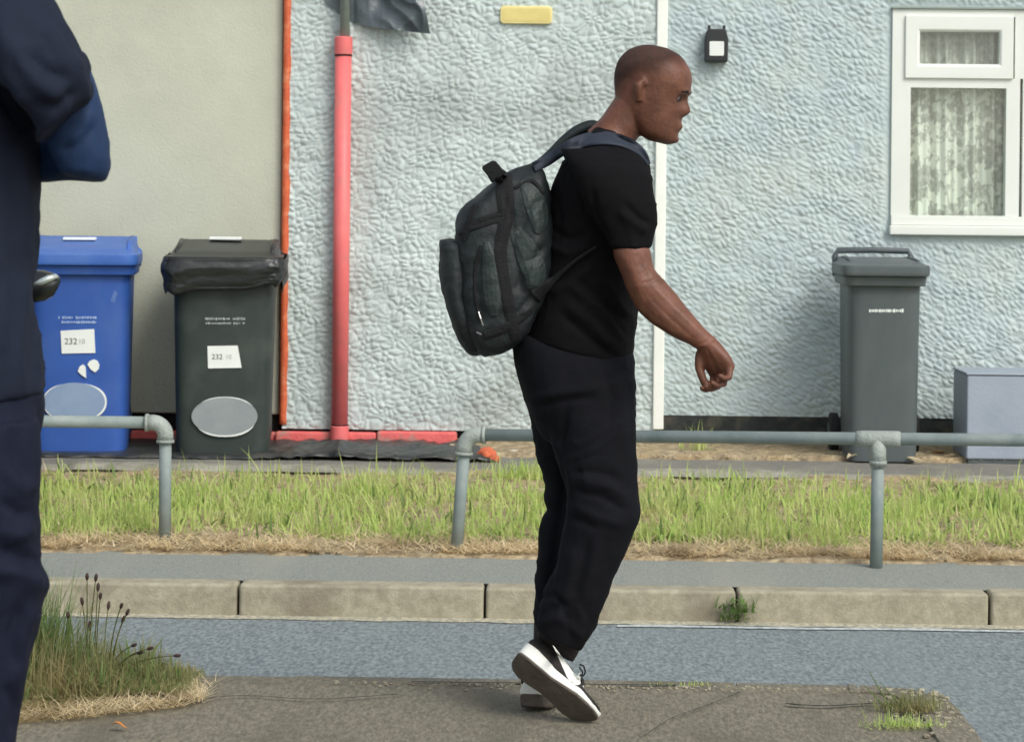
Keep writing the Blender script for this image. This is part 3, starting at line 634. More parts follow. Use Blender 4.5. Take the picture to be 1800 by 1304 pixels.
# ============================================================ BINS
def bin_body(w0, w1, d0, d1, h):   # local: front at y=0 facing -Y, width x
    mb = MB(); R = []
    for (z, w_, dd, off) in ((0, w0, d0, .0), (.05, w0+.008, d0+.01, -.001), (h-.06, w1-.01, d1, -.012), (h, w1, d1+.01, -.015)):
        R.append(ell(Vector((0, dd/2+off-(dd-d0)*.15, z)), Vector((w_/2, 0, 0)), Vector((0, dd/2, 0)), 48, 7))
    mb.loft(R); return mb
def wheelie(name, loc, rz, label, w0, w1, d0, d1, h, body, lid, wheel_x, grp='wheelie bins against the house wall', dome=.06, hz_=.10, hin=.06):
    o = empty(name, loc, label, 'wheelie bin', grp, rz)
    bin_body(w0, w1, d0, d1, h).build('body', body, o, smooth=True, local=True, bevel=0).modifiers.new('e', 'EDGE_SPLIT').split_angle = math.radians(50)
    # rim under lid
    mb = MB(); rw = w1+.035
    mb.loft([ell(Vector((0, d1/2-.03, z)), Vector((a/2, 0, 0)), Vector((0, b/2, 0)), 48, 8) for z, a, b in ((h-.035, rw, d1+.05), (h+.012, rw+.01, d1+.07))])
    mb.build('rim', body, o, local=True, bevel=.005)
    lw = w1+.06; mb = MB(); R = []; dm = dome
    prof = [(h+.013, lw, d1+.10, 0, 0), (h+.030, lw+.008, d1+.108, 0, 0), (h+.066, lw+.006, d1+.105, 0, 0), (h+.070, lw-.03, d1+.07, .012, 0), (h+.074, lw-.045, d1+.04, .02, dm*.6), (h+.082, lw-.075, d1-.02, .03, dm), (h+.086, lw-.16, d1-.12, .035, dm)]
    for z, a, b, off, dd_ in prof:
        ring = ell(Vector((0, d1/2-.035+off, z)), Vector((a/2, 0, 0)), Vector((0, b/2, 0)), 64, 9)
        R.append([Vector((p.x, p.y, p.z+dd_*min(1, max(0, (p.y+.02)/d1*1.25)))) for p in ring])
    mb.loft(R); lo = mb.build('lid', lid, o, local=True, bevel=.005, seg=2)
    for s_ in (-1, 1):
        m2 = MB().tube([(s_*(lw/2-.05), .03, h+.084), (s_*(lw/2-.055), d1*.5, h+.086+dm*.6), (s_*(lw/2-.05), d1*.88, h+.078+dm)], [.010, .013, .013], 10); m2.build('lid_rib', lid, lo, local=True, smooth=True)
        MB().tube([(s_*(lw/2-.075), d1+.0, h+.062+dm), (s_*(lw/2-.03), d1+.0, h+.062+dm)], .024, 20).build('hinge', lid, lo, local=True, bevel=.004)
    # rear handle
    yb = d1+.035; mb = MB().tube([(-rw/2+.01, yb-.05, h-.0), (-rw/2+.01, yb+.0, h+hz_-.03), (-rw/2+.01+hin*.5, yb+.0, h+hz_), (0, yb, h+hz_+.004), (rw/2-.01-hin*.5, yb+.0, h+hz_), (rw/2-.01, yb, h+hz_-.03), (rw/2-.01, yb-.05, h)], .016, 12)
    mb.build('handle', lid, o, local=True, smooth=True)
    for s_ in (-1, 1):
        q = MB().tube([(s_*(wheel_x-.022), d0-.01, .1), (s_*(wheel_x+.022), d0-.01, .1)], .1, 32); wv = q.build('wheel', 'rubber', o, local=True, bevel=.008)
        MB().tube([(s_*(wheel_x+.0225), d0-.01, .1), (s_*(wheel_x+.028), d0-.01, .1)], .05, 24).build('hub', body, wv, local=True, bevel=.002)
    MB().tube([(-wheel_x, d0-.01, .1), (wheel_x, d0-.01, .1)], .012, 10).build('axle', 'galv', o, local=True)
    return o
def front_y(z, h): return -.013*min(1, z/h)      # body front surface
def sticker(o, name, poly, y, mt, th=.002, label=None):
    mb = MB().prism([(x, y-th, z) for x, z in poly], (0, th+.004, 0)); s_ = mb.build(name, mt, o, local=True)
    if label: s_['label'] = label
    return s_
def local_xz(o, px, py):
    # pixel -> local x,z on the bin's front face
    mi = world_of(o).inverted(); a = mi @ CAM; b = mi @ (CAM+rdir(px, py)); d = b-a; t = (-.0-a.y)/d.y; p = a+d*t; return p.x, p.z
def text_mesh(o, s, px, py, size, mt, name='number', y=-.02, rot=0):
    c = bpy.data.curves.new('t', 'FONT'); c.body = s; c.size = size; c.extrude = .0006; c.align_x = 'CENTER'; c.align_y = 'CENTER'
    t = bpy.data.objects.new('t', c); COL.objects.link(t); dg = bpy.context.evaluated_depsgraph_get(); dg.update(); me = bpy.data.meshes.new_from_object(t.evaluated_get(dg)); bpy.data.objects.remove(t)
    x, z = local_xz(o, px, py); mt_ = Matrix.Translation((x, y, z)) @ Matrix.Rotation(PI/2, 4, 'X') @ Matrix.Rotation(rot, 4, 'Z'); me.transform(mt_)
    me.materials.clear(); me.materials.append(M[mt]); q = bpy.data.objects.new(name, me); COL.objects.link(q); q.parent = o; return q
YB = 12.17
def base(px, py, z=.285): p = at_y(px, py, YB); return Vector((p.x, YB, z))
# blue
bx = at_y(137, 700, YB).x
bz = .29
blue = wheelie('wheelie_bin', (bx, YB, bz), math.radians(7), 'bright blue wheelie bin with white labels on its front, beside the standing person', .46, .505, .50, .58, .90, 'blue_bin', 'blue_lid', .21)
dark = wheelie('wheelie_bin', (at_y(391, 700, YB).x, YB, bz), math.radians(5), 'dark green wheelie bin topped by black liner film, next to the orange edging', .45, .505, .50, .58, .895, 'dark_bin', 'black_plastic', .2, dome=.055)
grey = wheelie('wheelie_bin', (at_y(1553, 700, YB+.05).x, YB+.05, .287), math.radians(-1), 'narrow grey wheelie bin standing below the white window', .335, .37, .44, .50, .89, 'grey_bin', 'grey_bin', .20, dome=.01, hz_=.125, hin=.03)
fy = -.0175
def poly_px(o, pts): return [local_xz(o, *p) for p in pts]
def oval(cx_, cy_, a, b, n=40, e=2.3):
    return [(cx_+a*math.copysign(abs(math.cos(t))**(2/e), math.cos(t)), cy_+b*math.copysign(abs(math.sin(t))**(2/e), math.sin(t))) for t in [2*PI*k/n for k in range(n)]]
sticker(blue, 'label_sticker', poly_px(blue, [(107, 581), (166, 578), (168, 620), (109, 621)]), fy, 'label')
text_mesh(blue, '232', 125, 600, .042, 'ink', y=fy-.003); text_mesh(blue, '10', 144, 600, .034, 'faint_ink', y=fy-.003)
sticker(blue, 'label_sticker', poly_px(blue, [(137, 652), (141, 643), (147, 640), (151, 645), (152, 664), (144, 659)]), fy, 'label')
sticker(blue, 'label_sticker', poly_px(blue, [(154, 640), (158, 634), (165, 631), (172, 634), (175, 641), (174, 648), (168, 654), (160, 649)]), fy, 'label')
sticker(blue, 'oval_sticker', poly_px(blue, oval(132, 706, 56, 33)), fy, 'label', .0015); sticker(blue, 'oval_print', poly_px(blue, oval(131, 706, 54, 34, e=2)), fy, 'oval_blue', .0025)
sticker(dark, 'label_sticker', poly_px(dark, [(365, 608), (418, 607), (425, 646), (366, 647)]), fy, 'label')
text_mesh(dark, '232', 382, 627, .036, 'ink', y=fy-.003); text_mesh(dark, '10', 402, 627, .03, 'faint_ink', y=fy-.003)
sticker(dark, 'oval_sticker', poly_px(dark, oval(396, 732, 54, 35)), fy, 'label', .0015); sticker(dark, 'oval_print', poly_px(dark, oval(395, 731, 58, 33, e=2)), fy, 'oval_grey', .0025)
# worn, unreadable print: rows of small dashes
def worn(o, x0, x1, y0, h_, mt, seed, gap=.25, yoff=fy-.0025):
    rr = random.Random(seed); mb = MB(); x = x0
    while x < x1:
        w_ = rr.uniform(2.0, 4.2); hh_ = h_*rr.uniform(.55, 1)
        if rr.random() > gap*.5:
            q = poly_px(o, [(x, y0-hh_/2), (x+w_, y0-hh_/2+rr.uniform(-.5, .5)), (x+w_*rr.uniform(.7, 1), y0+hh_/2), (x, y0+hh_/2)])
            mb.prism([(a, yoff-.0008, b) for a, b in q], (0, .004, 0))
        x += w_+rr.uniform(.3, 1.1)
    mb.build('worn_print', mt, o, local=True)
worn(blue, 103, 168, 558, 5, 'pale_print', 1); worn(blue, 104, 168, 566, 5, 'pale_print', 2); worn(dark, 361, 431, 560, 5, 'grey_print', 3); worn(dark, 362, 431, 568, 4, 'grey_print', 4, .25)
worn(grey, 1527, 1588, 546, 6, 'label', 5, .0, -.0195)
# faded crest prints on the blue bin
sticker(blue, 'faded_print', poly_px(blue, [(125, 512), (133, 498), (141, 512), (146, 542), (120, 544)]), fy-.001, 'faded_blue', .001); sticker(blue, 'faded_print', poly_px(blue, [(166, 504), (188, 500), (207, 514), (202, 532), (182, 524)]), fy-.001, 'faded_blue', .001)
def lid_label(o, x0, x1, y0, z_, d, nm='lid_label'):
    MB().box((x0, y0, z_), (x1, y0+d, z_+.014)).build(nm, 'label', o, local=True, bevel=.003)
lid_label(blue, -.10, .06, .26, .90+.128, .12); lid_label(dark, -.09, .07, .36, .895+.141, .10)
# liner film under dark lid
def liner():
    mb = MB(); n, mz = 220, 26; h = .895; rings = []
    for j in range(mz+1):
        v = j/mz; ring = []
        for i in range(n):
            t = 2*PI*i/n; c, s_ = math.cos(t), math.sin(t); a = .297; b = .350; e = 7
            x = a*math.copysign(abs(c)**(2/e), c); y = .255+b*math.copysign(abs(s_)**(2/e), s_)
            low = -.095-.09*noise.noise(Vector((c*1.3, s_*1.3, 2)))-.02*max(0, -c)
            z = h+.060+(low-.060)*v
            f = (facet(t*1.2+v*.6, v*1.3, 2.1)-.6)*.011*(.3+v)+.007*math.sin(v*11+1.2*math.sin(t*2.3)+t)
            k = 1+(.01+.03*math.sin(v*PI)-.05*v*v)+f*1.5
            ring.append(Vector((x*k, .255+(y-.255)*k, z+.012*(y/.58)+.006*noise.noise(Vector((t*4, v*3, 0))))))
        rings.append(ring)
    mb.loft(rings, cap=False)
    mb2 = MB(); wm = world_of(dark); mb2.v = [tuple(wm @ Vector(v)) for v in mb.v]; mb2.f = mb.f
    o = mb2.build('bin_liner', 'liner', smooth=True); o.modifiers.new('s', 'SOLIDIFY').thickness = .0015
    return tag(o, 'crumpled black liner film folded out over the rim of the dark bin', 'bin liner')
liner()
# black sheet along wall foot
def ground_sheet(u, v):
    px = -60+u*932; x = at_y(px, 800, 12.2).x; y0 = 12.03+.02*noise.noise(Vector((u*9, 0, 0))); y1 = 12.86
    y = y0+(y1-y0)*v; big = max(0, min(1, (px-430)/90))*max(0, min(1, (870-px)/30))
    z = .288+.003*facet(u*8, v*2, 1.5)
    hump = big*(.012+.03*max(0, 1-abs(px-595)/60)+.022*noise.noise(Vector((u*14, 3, 0))))*math.sin(min(1, v*1.5+.02)*PI)**.7 + big*.012*facet(u*11, v*2.2, 1.9)
    edge = .0 if v > 0 else -.01
    return (x, y+.02*noise.noise(Vector((u*30, v*5, 1))), z+hump+edge)
o = tag(crumple(None, 420, 24, ground_sheet).build('ground_sheet', 'sheet', smooth=True), 'crumpled black plastic sheet lying along the foot of the wall under two bins', 'plastic sheet')
o.modifiers.new('s', 'SOLIDIFY').thickness = -.004
# orange debris at the end of the sheet
def lump(c, r, sx=1, sy=1, sz=1, seed=0, sub=3):
    bm = bmesh.new(); bmesh.ops.create_icosphere(bm, subdivisions=sub, radius=1); mb = MB(); rr = seed*3.7
    mb.v = [(c[0]+v.co.x*r*sx*(1+.3*noise.noise(v.co*1.6+Vector((rr, 0, 0)))), c[1]+v.co.y*r*sy*(1+.3*noise.noise(v.co*1.9+Vector((0, rr, 0)))), c[2]+v.co.z*r*sz*(1+.3*noise.noise(v.co*1.7+Vector((0, 0, rr))))) for v in bm.verts]
    mb.f = [tuple(x.index for x in f.verts) for f in bm.faces]; bm.free(); return mb
p = at_y(856, 795, 12.12); mb = lump((p.x, 12.12, .31), .04, 1.1, 1, .8, 3); q = at_y(869, 804, 12.08); l2 = lump((q.x, 12.07, .292), .022, 1.2, 1, .9, 5); mb.add(l2.v, l2.f)
tag(mb.build('plaster_lump', 'orange_debris'), 'broken orange lump at the right end of the black ground sheet', 'rubble')
p = at_y(905, 793, 12.4); tag(lump((p.x, 12.4, .296), .03, 1.1, .7, .35, 2).build('pale_stone', 'stone'), 'small pale stone on the path behind the walking man', 'stone')
p = at_y(210, 1278, 6.3); g = at_z(210, 1278, ZN+.01); 
mb = MB(); N = 10; vs = []
for j in range(3):
    for i in range(N+1):
        t = i/N; w_ = .011*math.sin(PI*min(.98, t+.02))*(j-1); vs.append((g.x-.022+.044*t, g.y+w_, g.z+.004+.006*math.sin(t*5)+abs(w_)*.4))
mb.add(vs, [(j*(N+1)+i, j*(N+1)+i+1, (j+1)*(N+1)+i+1, (j+1)*(N+1)+i) for j in range(2) for i in range(N)])
tag(mb.build('fallen_leaf', 'leaf_orange', smooth=True), 'single curled orange leaf on the near pavement at lower left', 'leaf')
# cabinet at right
c0 = at_y(1700, 655, 12.25); z1_ = c0.z; x0 = c0.x; bxx = empty('storage_box', (x0+.35, 12.25, .28), 'blue grey lidded storage box against the wall, right of the grey bin', 'storage box')
piece(MB().box((x0, 12.25, .30), (x0+.72, 12.67, z1_-.012)), 'box', 'box', bxx, bevel=.01)
piece(MB().box((x0-.004, 12.245, z1_-.0115), (x0+.724, 12.675, z1_)), 'lid', 'box', bxx, bevel=.004)
piece(MB().box((x0+.01, 12.26, .27), (x0+.71, 12.66, .2995)), 'foot', 'grey_bin', bxx, bevel=.004)
# dry leaves by the grey bin
k = 0
LV = [(1500, 809, 1, 'pale dry leaf left of the grey bin foot'), (1590, 808, 1.4, 'orange dry leaf just behind the rail post, by the grey bin'), (1612, 812, 1.2, 'flat pale leaf at the path edge right of the grey bin'), (1642, 800, 1.5, 'large orange leaf between the grey bin and the storage box'), (1664, 807, 1.2, 'pale curled leaf touching the left side of the storage box'), (1790, 808, .9, 'small orange leaf in front of the storage box at the right edge')]
for (px, py, s_, lab) in LV:
    g = at_z(px, py, .29); a = random.uniform(-.6, .6); mb = MB(); vs = []; N = 8
    for j in range(3):
        for i in range(N+1):
            t = i/N; w_ = .022*s_*math.sin(PI*min(.97, t+.03))*(j-1); xx = (-.04+.08*t)*s_
            vs.append((g.x+xx*math.cos(a)-w_*math.sin(a), g.y+xx*math.sin(a)+w_*math.cos(a), .3+.012*math.sin(t*4+k)+abs(w_)*.6))
    mb.add(vs, [(j*(N+1)+i, j*(N+1)+i+1, (j+1)*(N+1)+i+1, (j+1)*(N+1)+i) for j in range(2) for i in range(N)])
    tag(mb.build('dry_leaf', 'leaf_orange' if 'orange' in lab else 'straw', smooth=True), lab, 'leaf', 'dry leaves at the foot of the grey bin'); k += 1

# ============================================================ GRASS
def blades(n, fpos, flen, fwid, lean=.35, seed=1, segs=3, curl=.5, flat=0):
    rg = np.random.default_rng(seed); P = np.array([fpos(rg) for _ in range(n)]); Ls = flen(rg, P); Wd = fwid(rg, P)
    az = rg.uniform(0, 2*PI, n); ln = flat+np.abs(rg.normal(0, lean, n)); waz = az+PI/2+rg.normal(0, .5, n)
    V = np.zeros((n, (segs+1)*2, 3)); 
    for k in range(segs+1):
        t = k/segs; ang = ln*(1+curl*t*1.5); h = Ls*t*np.cos(np.clip(ang, 0, 1.5)); o_ = Ls*t*np.sin(np.clip(ang, 0, 1.5)); w_ = Wd*(1-t**1.6)+.0003
        c = P+np.stack([np.cos(az)*o_, np.sin(az)*o_, h], -1); d = np.stack([np.cos(waz), np.sin(waz), 0*waz], -1)*w_[:, None]/2
        V[:, 2*k] = c-d; V[:, 2*k+1] = c+d
    m_ = (segs+1)*2; F_ = np.array([(2*k, 2*k+1, 2*k+3, 2*k+2) for k in range(segs)])
    fs = (np.arange(n)[:, None, None]*m_+F_[None]).reshape(-1, 4); return V.reshape(-1, 3), fs
def mesh_np(name, V, Fq, mt, label=None, cat=None, kind=None, parent=None):
    me = bpy.data.meshes.new(name); org = np.array([V[:, 0].mean(), V[:, 1].mean(), V[:, 2].min()]) if parent is None else np.array(parent.location)
    me.vertices.add(len(V)); me.vertices.foreach_set('co', (V-org).ravel()); me.loops.add(Fq.size); me.loops.foreach_set('vertex_index', Fq.ravel()); me.polygons.add(len(Fq)); me.polygons.foreach_set('loop_start', np.arange(0, Fq.size, 4)); me.polygons.foreach_set('loop_total', np.full(len(Fq), 4)); me.update(calc_edges=True)
    me.materials.append(M[mt]); o = bpy.data.objects.new(name, me); COL.objects.link(o)
    if parent is None: o.location = org
    else: o.parent = parent
    return tag(o, label, cat, None, kind)
gx0, gx1 = -4.2, 4.2
def gnoise(x, y, s, o_=0): return noise.noise(Vector((x*s, y*s, o_)))
def gpos(rg):
    while True:
        x = rg.uniform(gx0, gx1); y = rg.uniform(10.02, 11.5); e = .1*gnoise(x, 0, 1.3)+.05*gnoise(x, 0, 5)
        if y < 10.13+e and rg.random() > .12: continue
        if y > 11.15+.15*gnoise(x, 2, 1.7) and rg.random() > .35: continue
        if gnoise(x, y, 3.2, 5) < -.05 and rg.random() > .4: continue
        return (x, y, vz(y)-.01)
glen = lambda rg, P: .028+.075*rg.random(len(P))+.035*(np.array([gnoise(p[0], p[1], 2.3, 1) for p in P])+.3)+.10*(rg.random(len(P)) > .985)
gw = lambda rg, P: .005+.006*rg.random(len(P))
V, Fq = blades(5000, gpos, lambda rg, P: .03+.07*rg.random(len(P)), lambda rg, P: .003+.004*rg.random(len(P)), .8, 56, segs=3, curl=.8); mesh_np('dead_grass', V, Fq, 'straw', 'dead straw coloured blades mixed through the verge grass', 'dry grass', 'stuff')
V, Fq = blades(1800, gpos, lambda rg, P: .05+.07*rg.random(len(P)), lambda rg, P: .010+.010*rg.random(len(P)), .8, 55, segs=4, curl=1.0); mesh_np('verge_leaves', V, Fq, 'weed', 'broad weed leaves scattered through the verge grass', 'ground cover', 'stuff')
V, Fq = blades(34000, gpos, glen, gw, .62, 5, curl=.7); mesh_np('verge_grass', V, Fq, 'grass', 'long bright green grass growing on the verge behind the rails', 'grass', 'stuff')
def spos(rg):
    while True:
        x = rg.uniform(gx0, gx1); y = 9.84+abs(rg.normal(0, .16)); 
        if gnoise(x, y, 4, 9) < -.12 and rg.random() > .25: continue
        return (x, y, vz(y)+.004+.018*rg.random())
V, Fq = blades(15000, spos, lambda rg, P: .03+.06*rg.random(len(P)), lambda rg, P: .003+.004*rg.random(len(P)), .22, 6, curl=.05, flat=1.05); mesh_np('dry_grass', V, Fq, 'straw', 'pale dry straw along the front edge of the verge', 'dry grass', 'stuff')
# soft straw among the green and on the soil strip by the wall
def s2pos(rg):
    x = rg.uniform(at_y(1140, 790, 12.3).x, 4.2); y = rg.uniform(12.24, 12.8); return (x, y, .295)
V, Fq = blades(2600, s2pos, lambda rg, P: .02+.03*rg.random(len(P)), lambda rg, P: .004+.003*rg.random(len(P)), .25, 8, curl=.05, flat=1.1); mesh_np('wall_straw', V, Fq, 'straw', 'scattered pale straw on the soil strip below the blue wall', 'dry grass', 'stuff')
# near bank: soil mound + grass
bc = at_z(60, 1215, ZN)
def bank_h(x, y):
    # extends left from px 350; front edge runs towards lower left
    e = max(0, min(1, (at_z(345, 1222, ZN).x-x)/.55)); return e
xe = at_z(352, 1218, ZN).x
def front(x): return 6.42-(xe-x)*.62
mb = MB(); vs = []; nx, ny = 70, 30
for j in range(ny+1):
    for i in range(nx+1):
        x = xe-2.6+(2.6)*i/nx; yf_ = front(x)+.07*gnoise(x, 0, 4)+.03*gnoise(x, 2, 15); yb_ = 6.76; y = yf_+(yb_-yf_)*j/ny
        hgt = .05*math.sin(PI*min(1, j/ny*1.3+.02)*.8)*min(1, (xe-x)/.4)
        vs.append((x, y, nz_(y)+.006+hgt+.008*gnoise(x, y, 14)-(.012 if j in (0, ny) or i == nx else 0)))
mb.add(vs, [(j*(nx+1)+i, j*(nx+1)+i+1, (j+1)*(nx+1)+i+1, (j+1)*(nx+1)+i) for j in range(ny) for i in range(nx)]); struct(mb, 'bank', 'bank_soil', smooth=True)
def bpos(rg):
    while True:
        x = xe-abs(rg.normal(0, .42))
        if xe-x < .18 and rg.random() > (xe-x)/.18+.15: continue
        if x < xe-1.9: continue
        u = rg.random()
        f_ = front(x)+.10*min(1, (xe-x)/.15); y = f_+(6.74-f_)*u
        return (x, y, nz_(y)+.03)
def blen(rg, P):
    k = np.clip((xe-P[:, 0])/.42, 0, 1.15)*(.75+.6*np.array([gnoise(p[0], p[1], 9, 3) for p in P]))*1.15; fr = np.array([np.clip((p[1]-front(p[0]))/.25, .2, 1) for p in P]); return (.015+k*.33*(.12+.75*rg.random(len(P))**1.7)*fr)
V, Fq = blades(11000, bpos, blen, lambda rg, P: .0016+.0022*rg.random(len(P)), .8, 11, segs=5, curl=1.3); mesh_np('bank_grass', V, Fq, 'bankgrass', 'tangled olive grass clump on the near bank beside the standing person', 'grass', 'stuff')
def dpos(rg):
    x = xe+.03-abs(rg.normal(0, .5)); y = front(x)+abs(rg.normal(0, .13))-.05+.09*gnoise(x, 0, 4)+.03*gnoise(x, 1, 12); return (x, y, nz_(y)+.006+.02*rg.random())
V, Fq = blades(2600, dpos, lambda rg, P: .02+.045*rg.random(len(P)), lambda rg, P: .0015+.0015*rg.random(len(P)), .3, 12, curl=.05, flat=.95); mesh_np('bank_straw', V, Fq, 'straw', 'flattened straw along the front edge of the near bank', 'dry grass', 'stuff')
V, Fq = blades(420, bpos, lambda rg, P: blen(rg, P)*.9+.01, lambda rg, P: .006+.008*rg.random(len(P)), .7, 41, segs=5, curl=.8); mesh_np('plantain_leaves', V, Fq, 'weed', 'broad green plantain leaves among the bank grass', 'ground cover', 'stuff')
# plantain stems with dark seed heads
heads = [(153, 1018, 0, .0), (168, 1020, 8, .02), (172, 1037, 4, .05), (176, 1052, 5, .02), (145, 1062, -6, .05), (212, 1068, 14, .0), (222, 1080, 18, .04), (215, 1093, 12, .06), (158, 1105, 0, .08), (232, 1135, 26, .03), (242, 1148, 24, .05), (260, 1140, 38, .02), (306, 1152, 60, .02), (190, 1070, 6, .08), (120, 1085, -4, .03)]
ORD = ['first', 'second', 'third', 'fourth', 'fifth', 'sixth', 'seventh', 'eighth', 'ninth', 'tenth', 'eleventh', 'twelfth', 'thirteenth', 'fourteenth', 'fifteenth']
heads.sort()
for hi, (hx, hy, ln_, dd) in enumerate(heads):
    Dh = 6.5+dd; top = at_d(hx, hy, Dh); bpx = hx-ln_*1.6; base_ = at_z(bpx, 1190+dd*100, ZN+.03); base_ = Vector((base_.x, min(base_.y, 6.7), ZN+.04))
    mid = (top+base_)/2+Vector((-.012*(ln_/20), 0, .02)); pts = arc(base_, mid*1.0, top, 8)
    o = empty('plantain', base_, ('tall' if hy < 1075 else 'short')+' plantain stalk with a dark seed head on the near bank, '+ORD[hi]+' from the left', 'plant', 'plantain stalks on the near bank')
    piece(MB().tube(pts, .0015, 6), 'stalk', 'stalk', o, smooth=True)
    d_ = (pts[-1]-pts[-2]).normalized(); L_ = .022
    piece(MB().tube([top-d_*.004, top+d_*.003, top+d_*L_*.5, top+d_*L_*.85, top+d_*L_], [.001, .0042, .0048, .0036, .001], 10), 'seed_head', 'seed', o, smooth=True)
# weeds
def weed(name, label, c, n, L, mt, seed, spread=.03, wid=.006, lean=.8, cat='weed', ysp=.6):
    o = empty(name, c, label, cat)
    V, Fq = blades(n, lambda rg: (c.x+rg.normal(0, spread), c.y+rg.normal(0, spread*ysp), c.z), lambda rg, P: L*(.4+.6*rg.random(len(P))), lambda rg, P: wid*(.6+.6*rg.random(len(P))), lean, seed, segs=4)
    q = mesh_np('leaves', V, Fq, mt, parent=o); return o
kc = at_y(1292, 1078, YK-.01); w1 = weed('kerb_weed', 'small green weed growing from the joint of the far kerb', Vector((kc.x, YK-.012, .02)), 55, .075, 'weed', 21, .03, .005, 1.0)
V, Fq = blades(60, lambda rg: (kc.x+rg.normal(0, .035), YK-.018-abs(rg.normal(0, .01)), .04+.05*rg.random()), lambda rg, P: .03+.03*rg.random(len(P)), lambda rg, P: .009+.004*rg.random(len(P)), 1.1, 22); mesh_np('leaves', V, Fq, 'weed', parent=w1)
gc = at_z(1600, 1245, ZN+.01); w2 = weed('grass_tuft', 'dry green grass tuft on the corner of the near kerb at right', Vector((gc.x, gc.y, ZN+.01)), 420, .06, 'bankgrass', 23, .045, .003, 1.0, 'grass tuft', .6)
for (dx, hh_) in ((-.05, .10), (-.02, .07), (-.06, .06)):
    b_ = Vector((gc.x+dx, gc.y, ZN+.01)); piece(MB().tube(arc(b_, b_+Vector((-.03, 0, hh_*.5)), b_+Vector((-.06, 0, hh_)), 6), [.002, .002, .0018, .0016, .0014, .001, .0005], 5), 'stem', 'weed', w2)
gc2 = at_z(1585, 1275, ZN+.005); weed('grass_tuft', 'yellowish flattened grass tuft nearest the bottom right of the near pavement', Vector((gc2.x, gc2.y, ZN+.006)), 300, .04, 'grass', 25, .045, .003, 1.3, 'grass tuft', .5)
wc = at_z(1222, 790, .3); weed('wall_weed', 'tall thin green weed at the foot of the wall beside the white strip', Vector((wc.x, 12.55, .3)), 26, .17, 'grass', 27, .04, .009, .5)
g3 = at_z(1210, 1203, ZN); weed('edge_grass', 'short green grass on the near kerb edge right of the walking man', Vector((g3.x, 6.77, ZN)), 120, .022, 'grass', 28, .05, .003, 1.0, 'grass tuft', .2)
gc4 = at_z(935, 868, .27); weed('verge_tuft', 'darker tufted weed at the back of the verge behind the man', Vector((gc4.x-.03, 11.45, .27)), 260, .12, 'grass', 29, .09, .007, .5, 'grass tuft', .5)
fw = at_z(98, 1150, ZN+.04); weed('leafy_weed', 'tall feathery grey green weed beside the standing person, behind the bank grass', Vector((fw.x, 6.6, ZN+.03)), 420, .33, 'weed', 61, .05, .004, .28)
# soil crumbs and pebbles at the post feet
mb = MB(); rg = random.Random(4)
for i in range(420):
    x = rg.uniform(-3.2, 3.2); y = 9.86+abs(rg.gauss(0, .07)); s_ = rg.uniform(.004, .013); l_ = lump((x, y, vz(y)+.002), s_, 1.2, 1, .7, i, 1); mb.add(l_.v, l_.f)
tag(mb.build('soil_crumbs', 'soil'), 'brown soil crumbs scattered along the front of the verge', 'soil', kind='stuff')
mb = MB(); rg = random.Random(9); k = 0
while k < 420:
    if rg.random() < .6: x = rg.uniform(-.6, 1.0); y = 6.76-abs(rg.gauss(0, .03))
    else: x = 1.05-abs(rg.gauss(0, .09)); y = 6.72-abs(rg.gauss(0, .3))
    if y < 5.8: continue
    l_ = lump((x, y, ZN+.004), rg.choice((.002, .003, .004, .005, .009 if x > .9 else .004)), 1.2, 1, .7, k, 1); mb.add(l_.v, l_.f); k += 1
tag(mb.build('grit', 'kerb'), 'loose pale grit along the edge and corner of the near pavement', 'grit', kind='stuff')
# cracks and debris on the near kerb line
mb = MB(); a = at_z(725, 1199, ZN); b = at_z(1190, 1215, ZN); n = 30
vs = []
for i in range(n+1):
    t = i/n; x = a.x+(b.x-a.x)*t; y = 6.745-.0*t+.006*gnoise(x, 0, 12); wd = .004+.003*abs(gnoise(x, 1, 20)); vs += [(x, y-wd, ZN+.0085), (x, y+wd, ZN+.0085)]
mb.add(vs, [(2*i, 2*i+1, 2*i+3, 2*i+2) for i in range(n)]); struct(mb, 'pavement_crack', 'dark')

for (pts_, w_) in (([(300, 1235), (420, 1222), (560, 1228), (700, 1219)], .002), ([(1380, 1236), (1450, 1240), (1540, 1236), (1600, 1244)], .004), ([(1120, 1300), (1180, 1262), (1240, 1240), (1300, 1216)], .002)):
    P_ = [at_z(a_, b_, ZN+.008) for a_, b_ in smooth_poly(pts_, 8)]; mb = MB(); vs = []
    for p_ in P_:
        q_ = .006*noise.noise(p_*25); ww = w_*(.6+abs(noise.noise(p_*40))); vs += [(p_.x+q_, p_.y-ww*2+q_, ZN+.0085), (p_.x+q_, p_.y+ww*2+q_, ZN+.0085)]
    mb.add(vs, [(2*i, 2*i+1, 2*i+3, 2*i+2) for i in range(len(P_)-1)]); struct(mb, 'pavement_crack', 'dark')
# ============================================================ WALKING MAN
DM = 6.38
man_foot = at_z(985, 1255, ZN); man_foot = Vector((at_d(985, 1255, DM).x, at_d(985, 1255, DM).y, ZN))
man = empty('person', man_foot, 'man walking to the right in black t-shirt and trousers, wearing a dark backpack', 'person')
# trousers
mb = MB()
sil(mb, [(905, 585, 1112, 612, 0, .14), (901, 606, 1116, 630, 0, .165), (905, 645, 1117, 660, 0, .18), (918, 690, 1117, 690, 0, .185), (935, 735, 1116, 735, .0, .17), (955, 770, 1100, 770, 0, .12)], DM, 28, 2.4)
